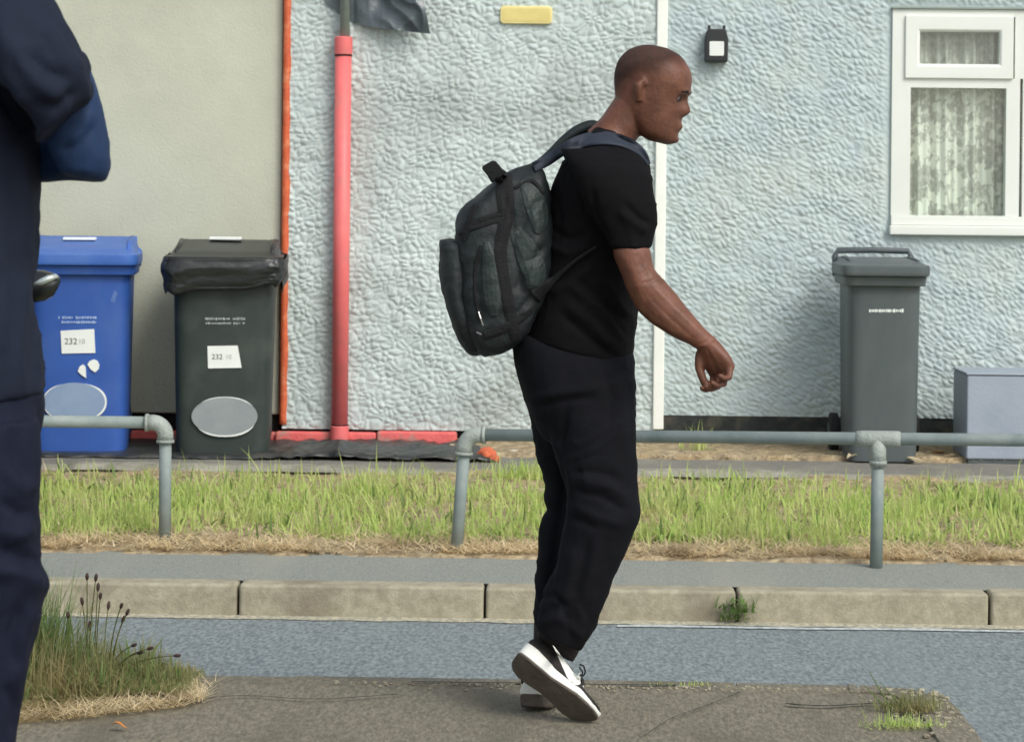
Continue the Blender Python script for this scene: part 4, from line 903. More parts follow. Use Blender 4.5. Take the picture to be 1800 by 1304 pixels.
# near leg
sil(mb, [(930, 665, 1117, 665, -.085, .09), (962, 740, 1118, 735, -.09, .098), (975, 800, 1119, 798, -.095, .092), (988, 860, 1122, 855, -.1, .085), (992, 900, 1126, 905, -.1, .08), (985, 945, 1112, 940, -.09, .078), (968, 1000, 1087, 1000, -.08, .074), (952, 1050, 1064, 1056, -.07, .07), (945, 1090, 1044, 1108, -.065, .066), (942, 1108, 1022, 1143, -.06, .058)], DM, 26, 2.2)
# far leg
sil(mb, [(915, 680, 1085, 680, .085, .09), (932, 740, 1075, 740, .09, .095), (944, 800, 1065, 800, .095, .088), (957, 850, 1062, 850, .1, .08), (956, 878, 1062, 880, .1, .078), (961, 898, 1055, 900, .1, .078), (949, 915, 1045, 920, .1, .078), (945, 960, 1030, 960, .1, .072), (940, 1030, 1010, 1030, .1, .066), (938, 1080, 1004, 1080, .1, .062), (940, 1104, 1000, 1112, .1, .06)], DM, 26, 2.2)
tr_ = remesh(mb, .0075, 5)
fd = [(-.010, 7, [(1000, 700), (985, 780), (990, 860), (975, 960), (962, 1060)]), (.007, 9, [(1015, 845), (1060, 850), (1110, 880)]), (-.007, 6, [(1005, 862), (1055, 872), (1105, 900)]), (.006, 8, [(1000, 885), (1040, 905), (1100, 925)]), (-.006, 6, [(1000, 905), (1050, 930)]),
      (.006, 8, [(930, 700), (990, 690), (1060, 680)]), (-.006, 6, [(940, 715), (1000, 702), (1050, 700)]), (-.005, 6, [(1060, 640), (1075, 700), (1070, 760)]), (.005, 9, [(1085, 650), (1095, 720), (1095, 800)]),
      (-.007, 6, [(960, 1080), (985, 1060), (1000, 1100), (1010, 1130)]), (.007, 7, [(950, 1095), (985, 1085), (1020, 1120)]), (-.006, 5, [(945, 1050), (975, 1045), (1005, 1075)]), (.006, 8, [(1010, 960), (1000, 1020), (985, 1070)]), (.005, 9, [(1050, 940), (1040, 1000), (1020, 1060)]), (-.005, 7, [(1035, 945), (1020, 1010), (1008, 1050)]),
      (.006, 6, [(1010, 1060), (1025, 1090), (1015, 1125)]), (-.006, 5, [(1000, 830), (1050, 830), (1090, 842)]), (.005, 7, [(960, 770), (980, 790), (1000, 840)])]
folds(tr_, fd, DM, .0028, 16, 1.0); piece(tr_, 'trousers', 'trouser', man, smooth=True)
# t-shirt
mb = MB()
sil(mb, [(918, 590, 1110, 645, 0, .164), (927, 562, 1114, 610, 0, .168), (935, 520, 1122, 552, 0, .165), (945, 470, 1130, 485, 0, .168), (955, 405, 1136, 408, 0, .178), (965, 345, 1142, 340, 0, .19), (982, 298, 1142, 296, 0, .195), (1005, 262, 1132, 270, 0, .175), (1028, 240, 1115, 254, 0, .13), (1046, 222, 1100, 243, 0, .08)], DM, 30, 2.3)
# near sleeve
sil(mb, [(985, 262, 1105, 262, -.12, .06), (1000, 290, 1142, 296, -.17, .07), (1020, 340, 1152, 346, -.2, .068), (1040, 385, 1156, 385, -.21, .064), (1062, 420, 1150, 415, -.215, .06), (1073, 436, 1144, 437, -.22, .056)], DM, 24, 2.2)
sil(mb, [(985, 265, 1100, 262, .12, .06), (1000, 300, 1120, 300, .17, .07), (1010, 350, 1115, 350, .2, .066), (1015, 400, 1105, 400, .21, .06)], DM, 24, 2.2)
ts = remesh(mb, .0055, 4)
fd = [(-.008, 6, [(1040, 330), (1046, 380), (1070, 430)]), (.007, 8, [(1085, 370), (1110, 390), (1140, 410)]), (-.006, 5, [(1095, 355), (1125, 385), (1148, 395)]), (-.009, 7, [(1045, 445), (1010, 470), (975, 500)]), (.008, 9, [(1050, 460), (1000, 500), (965, 520)]),
      (.008, 8, [(960, 430), (1000, 445), (1040, 430)]), (-.007, 6, [(965, 400), (1000, 420), (1035, 410)]), (.008, 9, [(990, 530), (1040, 570), (1090, 620)]), (-.008, 7, [(985, 550), (1030, 590), (1085, 630)]), (.006, 8, [(1000, 500), (1050, 540), (1100, 600)]), (-.006, 6, [(1010, 485), (1060, 530), (1105, 570)]),
      (.006, 7, [(1060, 480), (1085, 530), (1110, 560)]), (-.006, 5, [(1050, 500), (1075, 550), (1105, 595)]), (.005, 6, [(1010, 320), (1020, 370), (1035, 400)]), (-.004, 5, [(975, 340), (985, 390), (980, 430)])]
folds(ts, fd, DM, .0028, 15, 5.0); shirt = piece(ts, 't_shirt', 'tee', man, smooth=True)
# belt patch
bv = bvh_of(tr_, ts); piece(band(MB(), [(976, 596), (986, 599), (998, 602), (1010, 607)], 15, bvh_of(tr_), .006), 'belt', 'belt', man, smooth=False)
# body: neck, head, arms, hands in one mesh
mb = MB()
sil(mb, [(1030, 232, 1105, 262, 0, .075), (1052, 212, 1118, 248, 0, .062), (1072, 185, 1132, 228, -.002, .058), (1088, 160, 1142, 205, -.004, .058)], DM, 22, 2)
# head in local frame
hc = at_d(1144, 163, DM-.005); ha = math.radians(14); turn = math.radians(12)
hf = (camx*math.cos(turn) - fwd*math.sin(turn)).normalized()          # facing direction (to the right, a little towards us)
hu = camy; hs = hu.cross(hf).normalized()
Rt = Matrix.Rotation(ha, 3, hs); hf = Rt @ hf; hu = Rt @ hu
if hf.z > 0: Rt = Matrix.Rotation(-2*ha, 3, hs); hf = Rt @ hf; hu = Rt @ hu
HS = .238     # head height
def head_pts():
    rows = [(-.50, .10, .30, .10), (-.475, .02, .36, .17), (-.43, -.06, .385, .225), (-.36, -.16, .395, .262), (-.28, -.25, .39, .285), (-.20, -.32, .385, .30), (-.1, -.37, .385, .315), (0, -.40, .385, .325), (.08, -.415, .40, .33), (.16, -.42, .405, .335), (.25, -.41, .39, .33), (.33, -.375, .35, .305), (.40, -.31, .28, .26), (.455, -.22, .19, .19), (.49, -.1, .07, .1)]
    R = []; seg = 48
    for z, b, f, w_ in rows:
        ring = []
        for k in range(seg):
            t = 2*PI*k/seg; c, s_ = math.cos(t), math.sin(t); e = 2.25
            x = (b+f)/2+(f-b)/2*math.copysign(abs(c)**(2/e), c); y = w_*math.copysign(abs(s_)**(2/e), s_)
            def G(v, m_, sd): return math.exp(-((v-m_)/sd)**2)
            fr = max(0, c)
            nz0 = max(0, min(1, (.05-z)/.17))*(1 if z > -.13 else max(0, 1-(-.13-z)/.045))
            x += fr*nz0*(.092*G(y, 0, .05+.02*nz0)+.035*nz0**3*G(abs(y), .055, .03))          # nose
            x += fr*.045*G(y, 0, .12)*(G(z, -.243, .026)+.9*G(z, -.295, .026))              # lips
            x -= fr*.02*G(y, 0, .12)*G(z, -.345, .025)
            x += fr*.04*G(y, 0, .11)*G(z, -.42, .05)                                         # chin
            x += fr*.03*G(abs(y), .13, .08)*G(z, .085, .03)                                  # brow
            x -= fr*.045*G(abs(y), .135, .06)*G(z, .01, .045)                                # sockets
            ring.append(hc+hf*(x*HS)+hs*(y*HS)+hu*(z*HS))
        R.append(ring)
    return R
rr_ = head_pts(); fine = []
for i in range(len(rr_)-1):
    for k in range(3):
        t = k/3; p0 = rr_[max(i-1, 0)]; p1 = rr_[i]; p2 = rr_[i+1]; p3 = rr_[min(i+2, len(rr_)-1)]
        fine.append([.5*((2*b)+(c-a)*t+(2*a-5*b+4*c-d)*t*t+(3*b-a-3*c+d)*t**3) for a, b, c, d in zip(p0, p1, p2, p3)])
fine.append(rr_[-1]); mb.loft(fine)
def hp(x, y, z): return hc+hf*(x*HS)+hs*(y*HS)+hu*(z*HS)
for s_ in (-1, 1):   # ears
    mb.tube([hp(-.05, s_*.325, -.12), hp(-.07, s_*.35, -.04), hp(-.09, s_*.365, .05), hp(-.06, s_*.35, .10), hp(-.02, s_*.33, .07)], [.008, .0105, .012, .009, .006], 10)
# near arm
sil(mb, [(1050, 330, 1120, 330, -.2, .035), (1078, 415, 1134, 415, -.22, .038), (1079, 432, 1139, 432, -.225, .044), (1078, 447, 1144, 443, -.228, .047), (1091, 480, 1151, 474, -.232, .045), (1107, 520, 1166, 490, -.236, .044), (1127, 552, 1193, 522, -.24, .043), (1152, 573, 1214, 548, -.245, .04), (1186, 594, 1234, 572, -.25, .034), (1208, 604, 1250, 588, -.253, .029), (1222, 612, 1261, 599, -.256, .027)], DM, 24, 2.1)
# far arm, hanging on the far side of the body
mb.tube([at_d(1050, 300, DM+.19), at_d(1052, 400, DM+.22), at_d(1045, 480, DM+.22), at_d(1060, 560, DM+.21), at_d(1068, 625, DM+.21), at_d(1070, 665, DM+.21)], [.05, .048, .042, .038, .028, .026], 18)
# hands
def hand(mb, W0, K, D, side=-1, curl=1.0):
    """W0 wrist px, K knuckle px, depth D: palm from wrist to the knuckle line, little finger nearest the camera"""
    wv = at_d(*W0, D); kv = at_d(*K, D); ax_ = (kv-wv).normalized(); L = (kv-wv).length; pn = ax_.cross(fwd).normalized()
    if pn.dot(camx) > 0: pn = -pn            # palm side points back-left
    dep = (fwd*.74+pn*.67).normalized(); pn = (pn*.74-fwd*.67).normalized()
    rings = []
    for t, wd_, th in ((-.22, .019, .017), (0, .027, .022), (.25, .035, .022), (.55, .042, .020), (.85, .044, .018), (1.0, .042, .014)):
        rings.append(ell(wv+ax_*L*t, dep*wd_, pn*th, 18, 2.6))
    mb.loft(rings)
    for i, (off, fl) in enumerate(((-.031, .80), (-.011, .96), (.010, 1.0), (.030, .93))):
        a = kv+dep*off-ax_*.008*(abs(off+.0)/.03); ang = [math.radians(x*curl) for x in ((48, 112, 150), (52, 108, 146), (54, 104, 140), (50, 98, 132))[i]]
        seg_l = [.040*fl, .025*fl, .020*fl]; pts = [a-ax_*.012, a]; rad = [.0108, .011]; p = a
        for j, (g_, sl) in enumerate(zip(ang, seg_l)):
            d_ = ax_*math.cos(g_)+pn*math.sin(g_); pts.append(p+d_*sl*.5); rad.append([.0092, .0083, .0075][j]); p = p+d_*sl; pts.append(p); rad.append([.0092, .0081, .0052][j])
        mb.tube(pts, rad, 12)
    # thumb, from the far side of the palm near its base
    b0 = wv+ax_*L*.22+dep*.028+pn*.006; d1 = (ax_*.72+pn*.62+dep*.25).normalized(); d2 = (ax_*.95+pn*.25).normalized(); d3 = (ax_*.98-pn*.02).normalized()
    q1 = b0+d1*.036; q2 = q1+d2*.032; q3 = q2+d3*.026
    mb.tube([b0-d1*.012, b0, (b0+q1)/2, q1, (q1+q2)/2, q2, (q2+q3)/2, q3], [.012, .016, .0145, .0115, .0105, .0102, .0098, .0055], 12)
hand(mb, (1242, 604), (1272, 655), DM-.256)
hand(mb, (1070, 655), (1076, 712), DM+.21, curl=.7)
bodym = remesh(mb, .0036, 2)
folds(bodym, [(.0022, 5, [(1150, 505), (1190, 545), (1240, 592)]), (-.0018, 4, [(1140, 520), (1180, 560), (1225, 600)]), (.002, 4, [(1115, 535), (1150, 565), (1200, 592)]), (-.0025, 3, [(1128, 500), (1150, 492), (1166, 488)]), (-.002, 3, [(1225, 608), (1240, 602), (1258, 596)]),
  (.0016, 2.5, [(1245, 608), (1260, 635), (1270, 655)]), (.0016, 2.5, [(1238, 612), (1250, 640), (1258, 662)]), (.0025, 8, [(1095, 445), (1112, 480), (1125, 515)]), (-.002, 6, [(1118, 440), (1130, 470), (1140, 495)])], DM, .0008, 40, 2.0, wr=0)
body = piece(bodym, 'body', 'skin', man, smooth=True)
# hair: close cropped cap
cap = MB(); Rr = []
for ring, z in zip(fine, np.linspace(0, 1, len(fine))): pass
hb = bvh_of(bodym); vs = []; fs = []
v = np.array(bodym.v); n = np.array(bodym.n); rel = v-np.array(hc); X = rel @ np.array(hf)/HS; Yh = rel @ np.array(hs)/HS; Z = rel @ np.array(hu)/HS
line = .05+.29*np.clip((X+.05)/.40, 0, 1)-.22*np.clip((-X-.1)/.25, 0, 1)
mask = (Z > line) & (np.abs(X) < .6) & (np.abs(Yh) < .5) & (Z < .6)
vi = {}; cap = MB()
for f_ in bodym.f:
    if all(mask[i] for i in f_):
        for i in f_:
            if i not in vi: vi[i] = len(cap.v); edge_t = min(1, max(0, (Z[i]-line[i])*8)); cap.v.append(tuple(v[i]+n[i]*(.0006+.0016*edge_t)))
        cap.f.append(tuple(vi[i] for i in f_))
if cap.f:
    ho_ = piece(cap, 'hair', 'stubble', man, smooth=True); at_ = ho_.data.attributes.new('fade', 'FLOAT', 'POINT')
    at_.data.foreach_set('value', np.array([min(1, max(0, (Z[i]-line[i])*3.2)) for i in vi], dtype=np.float32))
for s_ in (-1, 1):
    bm = bmesh.new(); bmesh.ops.create_uvsphere(bm, u_segments=16, v_segments=12, radius=.0115); e = MB(); c_ = hp(.300, s_*.135, .005); e.v = [tuple(c_+q.co) for q in bm.verts]; e.f = [tuple(x.index for x in f.verts) for f in bm.faces]; bm.free(); eo = piece(e, 'eye', 'eye', man, smooth=True)
    bm = bmesh.new(); bmesh.ops.create_uvsphere(bm, u_segments=12, v_segments=8, radius=.006); e = MB(); c_ = hp(.330, s_*.137, .003); e.v = [tuple(c_+q.co) for q in bm.verts]; e.f = [tuple(x.index for x in f.verts) for f in bm.faces]; bm.free(); piece(e, 'iris', 'hair', eo, smooth=True)
    piece(MB().tube([hp(.405, s_*.06, .08), hp(.40, s_*.12, .10), hp(.35, s_*.20, .085)], [.002, .0035, .0015], 6), 'eyebrow', 'hair', man, smooth=True)
# shoes
def shoe(parent_label, origin, Lx, Ux, Wx, length=.292, os_=.007):
    """origin: heel end of the sole centre line; Lx toe dir, Ux up from sole, Wx outer side"""
    P = lambda l, w_, u: origin+Lx*(l*length)+Wx*w_+Ux*u
    st_ = [(0.0, .020, -.0), (.02, .031, 0), (.06, .038, 0), (.14, .043, 0), (.25, .041, .000), (.40, .037, .002), (.55, .042, .003), (.70, .049, .002), (.82, .044, 0), (.92, .028, .002), (.98, .012, .004), (1.0, .004, .004)]
    rock = lambda t: .016*max(0, (t-.72)/.28)**1.6+.010*max(0, (.12-t)/.12)**1.5
    so_ = empty('shoe', P(.4, 0, 0), None, None); so_.parent = man; so_.matrix_parent_inverse = world_of(man).inverted(); so_['label'] = parent_label
    def layer(u0, u1, ex0, ex1, flare=0):
        R = []
        for t, hw_, off in st_:
            z0 = rock(t)+u0(t); z1 = rock(t)+u1(t); a, b = hw_+ex0, hw_+ex1
            R.append([P(t, off-a*.93, z0), P(t, off, z0-.0012), P(t, off+a*.93, z0), P(t, off+a, z0+(z1-z0)*.3), P(t, off+b, z1), P(t, off, z1+.001), P(t, off-b, z1), P(t, off-a, z0+(z1-z0)*.3)])
        return MB().loft(R)
    def ho(t): return .006
    def hm(t): return .047-.025*min(1, max(0, (t-.15)/.7))+(os_-.007)*.8*max(0, 1-t*1.6)
    o1 = piece(layer(lambda t: 0, lambda t: max(.007, os_*(1-t*1.6)), 0, .0), 'outsole', 'sole', so_, bevel=.002)
    o2 = piece(layer(lambda t: max(.0072, os_*(1-t*1.6)+.0002), hm, .001, -.002 if os_ < .01 else -.013), 'midsole', 'mid', so_, smooth=False, subsurf=0, bevel=.004)
    # upper
    R = []
    prof = [(.012, .020, .080, .3), (.05, .032, .100, .4), (.12, .038, .106, .5), (.22, .038, .102, .6), (.33, .036, .100, .7), (.42, .036, .096, .8), (.52, .040, .082, .9), (.64, .046, .060, 1), (.76, .046, .046, 1), (.87, .039, .036, 1), (.95, .026, .029, 1), (.985, .012, .024, 1)]
    for t, hw_, top, rr2 in prof:
        z0 = rock(t)+hm(t)-.004; zt = rock(t)*.6+top; off = [o_ for q, _, o_ in st_ if q >= t][0]; ring = []
        for k in range(20):
            a = PI*k/19; c, s_ = math.cos(a), math.sin(a); wd_ = hw_*(1-.30*(s_**2)*(1 if t < .5 else .3)); ring.append(P(t, off+wd_*c, z0+(zt-z0)*(s_**.62)))
        ring += [P(t, off-hw_*.5, z0-.002), P(t, off+hw_*.5, z0-.002)]; R.append(ring)
    um = MB().loft(R); piece(um, 'upper', 'upper', so_, smooth=True)
    bvh = bvh_of(um)
    return so_, P, bvh
# near shoe: heel lifted, rolled so the sole shows
heel = at_d(899, 1163, DM-.08); toe = at_d(1041, 1275, DM-.12)
Lx = (toe-heel).normalized(); C_ = -fwd; C_ = (C_-Lx*C_.dot(Lx)).normalized(); U0 = Lx.cross(C_); U0 = U0 if U0.dot(camx) > 0 else -U0
ph = math.radians(46); Ux = (U0*math.cos(ph)-C_*math.sin(ph)).normalized(); Wx = (C_*math.cos(ph)+U0*math.sin(ph)).normalized()
s1, P1, b1 = shoe('dark running shoe with raised heel and white tick, seen from the sole side', heel+Wx*.006, Lx, Ux, Wx, (toe-heel).length)
piece(band(MB(), [(972, 1134, .6), (980, 1147, 2.2), (988, 1160, 4.0), (996, 1174, 5.6), (1003, 1186, 7), (1010, 1194, 8), (1016, 1197, 6), (1018.5, 1190, 3.2), (1019, 1182, 1.2)], 4, b1, .0028), 'tick_mark', 'mid', s1)
lc_ = at_d(1021, 1172, DM-.10); piece(MB().tube([at_d(1019, 1167, DM-.11), at_d(1026, 1170, DM-.115), at_d(1029, 1180, DM-.115), at_d(1026, 1187, DM-.112), at_d(1019, 1186, DM-.11)], .0022, 8), 'lace', 'web', s1, smooth=True)
piece(MB().tube([at_d(1018, 1172, DM-.11), at_d(1024, 1180, DM-.115), at_d(1022, 1200, DM-.112)], .002, 8), 'lace', 'web', s1, smooth=True)
# sock / ankle, near
mb = MB(); sil(mb, [(950, 1095, 1022, 1128, -.02, .036), (944, 1112, 1018, 1146, -.02, .030), (950, 1128, 1012, 1156, -.02, .026), (968, 1142, 1008, 1164, -.02, .020)], DM, 20, 2.1); piece(remesh(mb, .005, 3), 'sock', 'upper', man, smooth=True)
# far shoe: flat, pointing right and away
heel2 = at_d(934, 1250, DM+.02); 
Lx = (camx*.42+fwd*.9).normalized(); Wx = Lx.cross(Vector((0, 0, 1))).normalized(); Wx = Wx if Wx.dot(fwd) < 0 else -Wx
ph = math.radians(4); U_ = Vector((0, 0, 1)); U_ = (U_-Lx*U_.dot(Lx)).normalized(); Ux = (U_*math.cos(ph)-Wx*math.sin(ph)*-1).normalized(); Ux = (U_*math.cos(ph)-Wx*math.sin(ph)).normalized(); Wx2 = (Wx*math.cos(ph)+U_*math.sin(ph)).normalized()
s2, P2, b2 = shoe('far running shoe planted on the ground, its white heel showing', Vector((heel2.x, heel2.y, ZN+.006)), Lx, Ux, Wx2, .29, os_=.032)
mb = MB(); mb.tube([at_d(972, 1090, DM+.1), at_d(966, 1140, DM+.1), at_d(950, 1190, DM+.1), at_d(945, 1222, DM+.10)], [.05, .044, .038, .036], 18); piece(remesh(mb, .006, 3), 'sock', 'upper', man, smooth=True)

# ============================================================ BACKPACK
pk = empty('backpack', at_d(870, 620, DM), 'bulky dark green backpack with side webbing on the walking man\'s back', 'backpack')
mb = MB()
sil(mb, [(900, 298, 945, 284, 0, .07), (872, 318, 962, 318, 0, .12), (838, 345, 970, 360, 0, .145), (810, 368, 974, 400, 0, .155), (800, 410, 976, 445, 0, .16), (800, 470, 972, 485, 0, .162), (806, 530, 955, 530, 0, .16), (818, 580, 936, 572, 0, .155), (834, 612, 918, 598, 0, .14), (850, 626, 896, 612, 0, .10)], DM, 40, 4.2)
mp_ = remesh(mb, .007, 3)
folds(mp_, [(-.006, 5, [(880, 330), (900, 380), (905, 450), (925, 540)]), (-.006, 5, [(820, 400), (860, 385), (900, 378)]), (.008, 14, [(925, 340), (940, 400), (945, 440)]), (-.008, 6, [(905, 420), (930, 370), (955, 345)]), (.009, 14, [(930, 460), (940, 510)]), (-.007, 6, [(900, 520), (930, 470), (960, 430)]), (-.007, 5, [(905, 560), (935, 520)]), (.01, 18, [(862, 420), (868, 500), (875, 560)]), (-.006, 5, [(845, 440), (838, 500), (850, 570)])], DM, .004, 18, 3.0)
piece(mp_, 'main_bag', 'pack', pk, smooth=True)
mb = MB()
sil(mb, [(773, 421, 828, 424, 0, .115), (773, 430, 834, 434, 0, .125), (775, 490, 845, 500, 0, .13), (788, 550, 850, 550, 0, .128), (804, 592, 856, 588, 0, .12), (822, 618, 862, 610, 0, .10), (832, 625, 858, 618, 0, .06)], DM, 34, 3.6)
fp = remesh(mb, .006, 3); folds(fp, [(.006, 10, [(800, 440), (800, 520), (820, 590)])], DM, .003, 20, 2.0); piece(fp, 'front_pocket', 'pack', pk, smooth=True)
bp = bvh_of(mp_, fp)
piece(band(MB(), [(884, 306, 15), (888, 345, 15), (890, 385, 13), (880, 440, 11), (888, 500, 10), (900, 560, 10), (908, 598, 9)], 22, bp, .006), 'side_webbing', 'web', pk)
piece(band(MB(), [(806, 410, 4), (835, 396, 7), (865, 385, 8), (895, 380, 6)], 12, bp, .007), 'compression_strap', 'web', pk)
piece(band(MB(), [(852, 590, 7), (885, 578, 8), (915, 560, 7), (935, 545, 4)], 12, bp, .006), 'compression_strap', 'web', pk)
piece(band(MB(), [(846, 432, 3), (836, 470, 3), (836, 520, 3), (845, 565, 3)], 5, bp, .006), 'piping', 'web', pk)
piece(band(MB(), [(836, 360, 5), (822, 395, 6), (812, 425, 5)], 5, bp, .006), 'piping', 'web', pk)
piece(band(MB(), [(905, 330, 3), (935, 318, 3), (955, 340, 3)], 5, bp, .006), 'piping', 'web', pk)
piece(band(MB(), [(905, 402, 10), (925, 440, 20), (940, 480, 20), (935, 510, 9)], 20, bp, .005), 'side_pocket', 'pack_panel', pk)
piece(band(MB(), [(918, 318, 6), (938, 350, 18), (948, 385, 16), (945, 410, 6)], 20, bp, .005), 'side_panel', 'pack_panel', pk)
piece(band(MB(), [(855, 425, 5), (862, 470, 14), (866, 520, 15), (868, 555, 7)], 20, bp, .004), 'side_panel', 'pack_panel', pk)
piece(MB().tube([at_d(841, 548, DM-.17), at_d(845, 560, DM-.175), at_d(849, 572, DM-.172)], .0022, 8), 'zip_pull', 'metal', pk); piece(MB().tube([at_d(838, 584, DM-.17), at_d(846, 588, DM-.175)], .0022, 8), 'zip_pull', 'metal', pk)
# grab handle: a flat doubled loop of webbing
P_ = [(864, 322), (856, 308), (847, 297), (848, 292), (866, 282), (872, 284), (882, 296), (898, 308)]
mb = MB().prism([at_d(x_, y_, DM-.035) for x_, y_ in P_], fwd*.03); piece(mb, 'grab_handle', 'web', pk, bevel=.004)
# shoulder straps over the shirt
sb = bvh_of(ts, mp_)
piece(band(MB(), [(938, 294, 9), (960, 284, 10), (985, 266, 10), (1010, 252, 11), (1035, 245, 12), (1056, 242, 12), (1078, 244, 11), (1098, 249, 10), (1118, 259, 9), (1134, 274, 6), (1141, 290, 3)], 22, sb, .012, n=7, sm=14), 'shoulder_strap', 'strap', pk, smooth=True)
mb = MB(); rings = []
for p in smooth_poly([(930, 294, 8), (960, 270, 10), (985, 246, 12), (1012, 226, 13), (1040, 216, 12), (1062, 224, 11), (1085, 246, 10)], 6):
    c = at_d(p[0], p[1]+6, DM+.07); rings.append(ell(c, camy*(p[2]/690*.9), fwd*.045, 14, 3))
mb.loft(rings); piece(mb, 'shoulder_strap', 'pack', pk, smooth=True)
piece(band(MB(), [(1048, 434, 3), (1020, 452, 3.2), (995, 472, 4), (975, 490, 6), (955, 508, 10), (940, 522, 13)], 8, sb, .009, n=6, sm=8), 'lower_strap', 'web', pk, smooth=True)

# ============================================================ STANDING PERSON AT LEFT
DP = 4.4
fz = nz_(4.4)
sp_base = at_d(-50, 1500, DP); sp = empty('person', Vector((sp_base.x, sp_base.y, fz)), 'person in navy tunic and trousers with folded arms, cut by the left frame edge', 'person')
mb = MB()
sil(mb, [(-165, 722, 72, 692, 0, .17), (-170, 700, 73, 676, 0, .175), (-165, 600, 68, 595, 0, .17), (-160, 500, 53, 490, 0, .165), (-165, 400, 57, 400, 0, .17), (-175, 300, 66, 300, 0, .18), (-180, 200, 66, 200, 0, .19), (-175, 100, 50, 100, 0, .2), (-160, 0, 40, 0, 0, .2), (-125, -60, 20, -60, 0, .17), (-95, -100, -5, -95, 0, .08)], DP, 34, 2.3)
sil(mb, [(-110, -60, 60, -50, -.13, .07), (-75, 0, 97, 2, -.17, .09), (-45, 65, 128, 62, -.19, .092), (-5, 140, 153, 118, -.20, .09), (30, 200, 161, 150, -.19, .085), (66, 256, 158, 176, -.175, .075)], DP, 26, 2.3)
sil(mb, [(-90, -50, 60, -50, .13, .07), (-70, 30, 60, 30, .18, .08), (-50, 120, 60, 120, .2, .08)], DP, 22, 2.2)
tp = remesh(mb, .0085, 4)
fd = [(-.014, 14, [(-5, 150), (30, 200), (62, 250)]), (.012, 16, [(10, 60), (60, 140), (110, 180)]), (-.010, 12, [(40, 90), (85, 130), (130, 140)]), (.010, 12, [(80, 40), (110, 90), (150, 125)]), (-.010, 10, [(60, 180), (100, 190), (140, 160)]), (.008, 14, [(45, 300), (55, 420), (50, 560)]), (-.008, 14, [(20, 330), (30, 480), (20, 650)]), (-.008, 10, [(60, 480), (62, 580), (55, 680)]), (.008, 14, [(0, 20), (10, 120), (50, 200)])]
folds(tp, fd, DP, .006, 9, 8.0); piece(tp, 'tunic', 'navy', sp, smooth=True)
# sleeve fold sticking out at the shoulder
mb = MB(); sil(mb, [(118, 88, 142, 88, -.13, .03), (128, 95, 152, 98, -.13, .035), (134, 110, 160, 122, -.13, .035), (136, 130, 153, 134, -.13, .02)], DP, 16, 2.2)
piece(remesh(mb, .004, 3), 'sleeve_cuff', 'navy', sp, smooth=True)
mb = MB()
sil(mb, [(40, 90, 140, 80, -.10, .055), (60, 150, 166, 140, -.10, .06), (72, 200, 180, 190, -.09, .06), (80, 240, 189, 235, -.08, .06), (90, 275, 193, 278, -.07, .058), (110, 300, 192, 305, -.06, .05), (135, 312, 186, 320, -.05, .03)], DP, 24, 2.3)
sil(mb, [(187, 268, 184, 322, -.04, .045), (160, 245, 155, 320, -.02, .055), (120, 240, 120, 318, .03, .055), (85, 244, 85, 322, .06, .055), (58, 246, 58, 320, .08, .05)], DP, 22, 2.3)
mb.tube([at_d(110, 284, DP+.03), at_d(90, 280, DP+.12), at_d(70, 280, DP+.19)], [.036, .035, .032], 18)
mb.tube([at_d(50, 120, DP+.2), at_d(75, 190, DP+.22), at_d(116, 258, DP+.2), at_d(128, 227, DP+.12), at_d(132, 217, DP+.07)], [.045, .042, .034, .033, .031], 18)
us = remesh(mb, .006, 5); folds(us, [(.005, 10, [(120, 260), (150, 230), (160, 190)]), (-.005, 8, [(100, 270), (140, 250), (165, 220)]), (.004, 10, [(90, 300), (130, 296), (170, 300)])], DP, .002, 12, 4.0, zmax=.3, wr=.0008); piece(us, 'undersleeve', 'royal', sp, smooth=True)
mb = MB()
sil(mb, [(-165, 680, 66, 680, 0, .165), (-165, 730, 68, 725, 0, .18), (-160, 800, 60, 800, 0, .17), (-120, 840, 30, 840, 0, .1)], DP, 28, 2.3)
sil(mb, [(-140, 740, 68, 735, -.08, .1), (-120, 850, 70, 850, -.09, .1), (-105, 950, 68, 945, -.09, .09), (-95, 1000, 72, 992, -.09, .088), (-90, 1035, 84, 1022, -.09, .085), (-95, 1090, 72, 1070, -.09, .08), (-110, 1190, 50, 1180, -.09, .078), (-120, 1290, 30, 1285, -.09, .074), (-120, 1400, 22, 1400, -.09, .07), (-115, 1455, 20, 1460, -.09, .068)], DP, 26, 2.2)
sil(mb, [(-150, 740, 40, 740, .09, .1), (-140, 950, 20, 950, .1, .088), (-140, 1100, 5, 1100, .1, .08), (-150, 1290, -10, 1290, .1, .074), (-150, 1455, -20, 1455, .1, .068)], DP, 26, 2.2)
lt = remesh(mb, .0085, 4)
folds(lt, [(.014, 14, [(-20, 1000), (30, 1005), (80, 1028)]), (-.012, 10, [(-10, 965), (30, 975), (66, 985)]), (.010, 12, [(-10, 930), (30, 940), (66, 930)]), (-.010, 10, [(0, 880), (35, 905), (66, 900)]), (.008, 12, [(10, 820), (40, 860), (66, 850)]), (-.008, 12, [(30, 740), (30, 800), (45, 850)]), (-.010, 12, [(40, 1060), (20, 1120), (30, 1180)]), (.010, 12, [(60, 1060), (40, 1120), (30, 1200)]), (-.009, 10, [(10, 1200), (25, 1240), (20, 1290)])], DP, .007, 9, 2.0); piece(lt, 'trousers', 'navy_tr', sp, smooth=True)
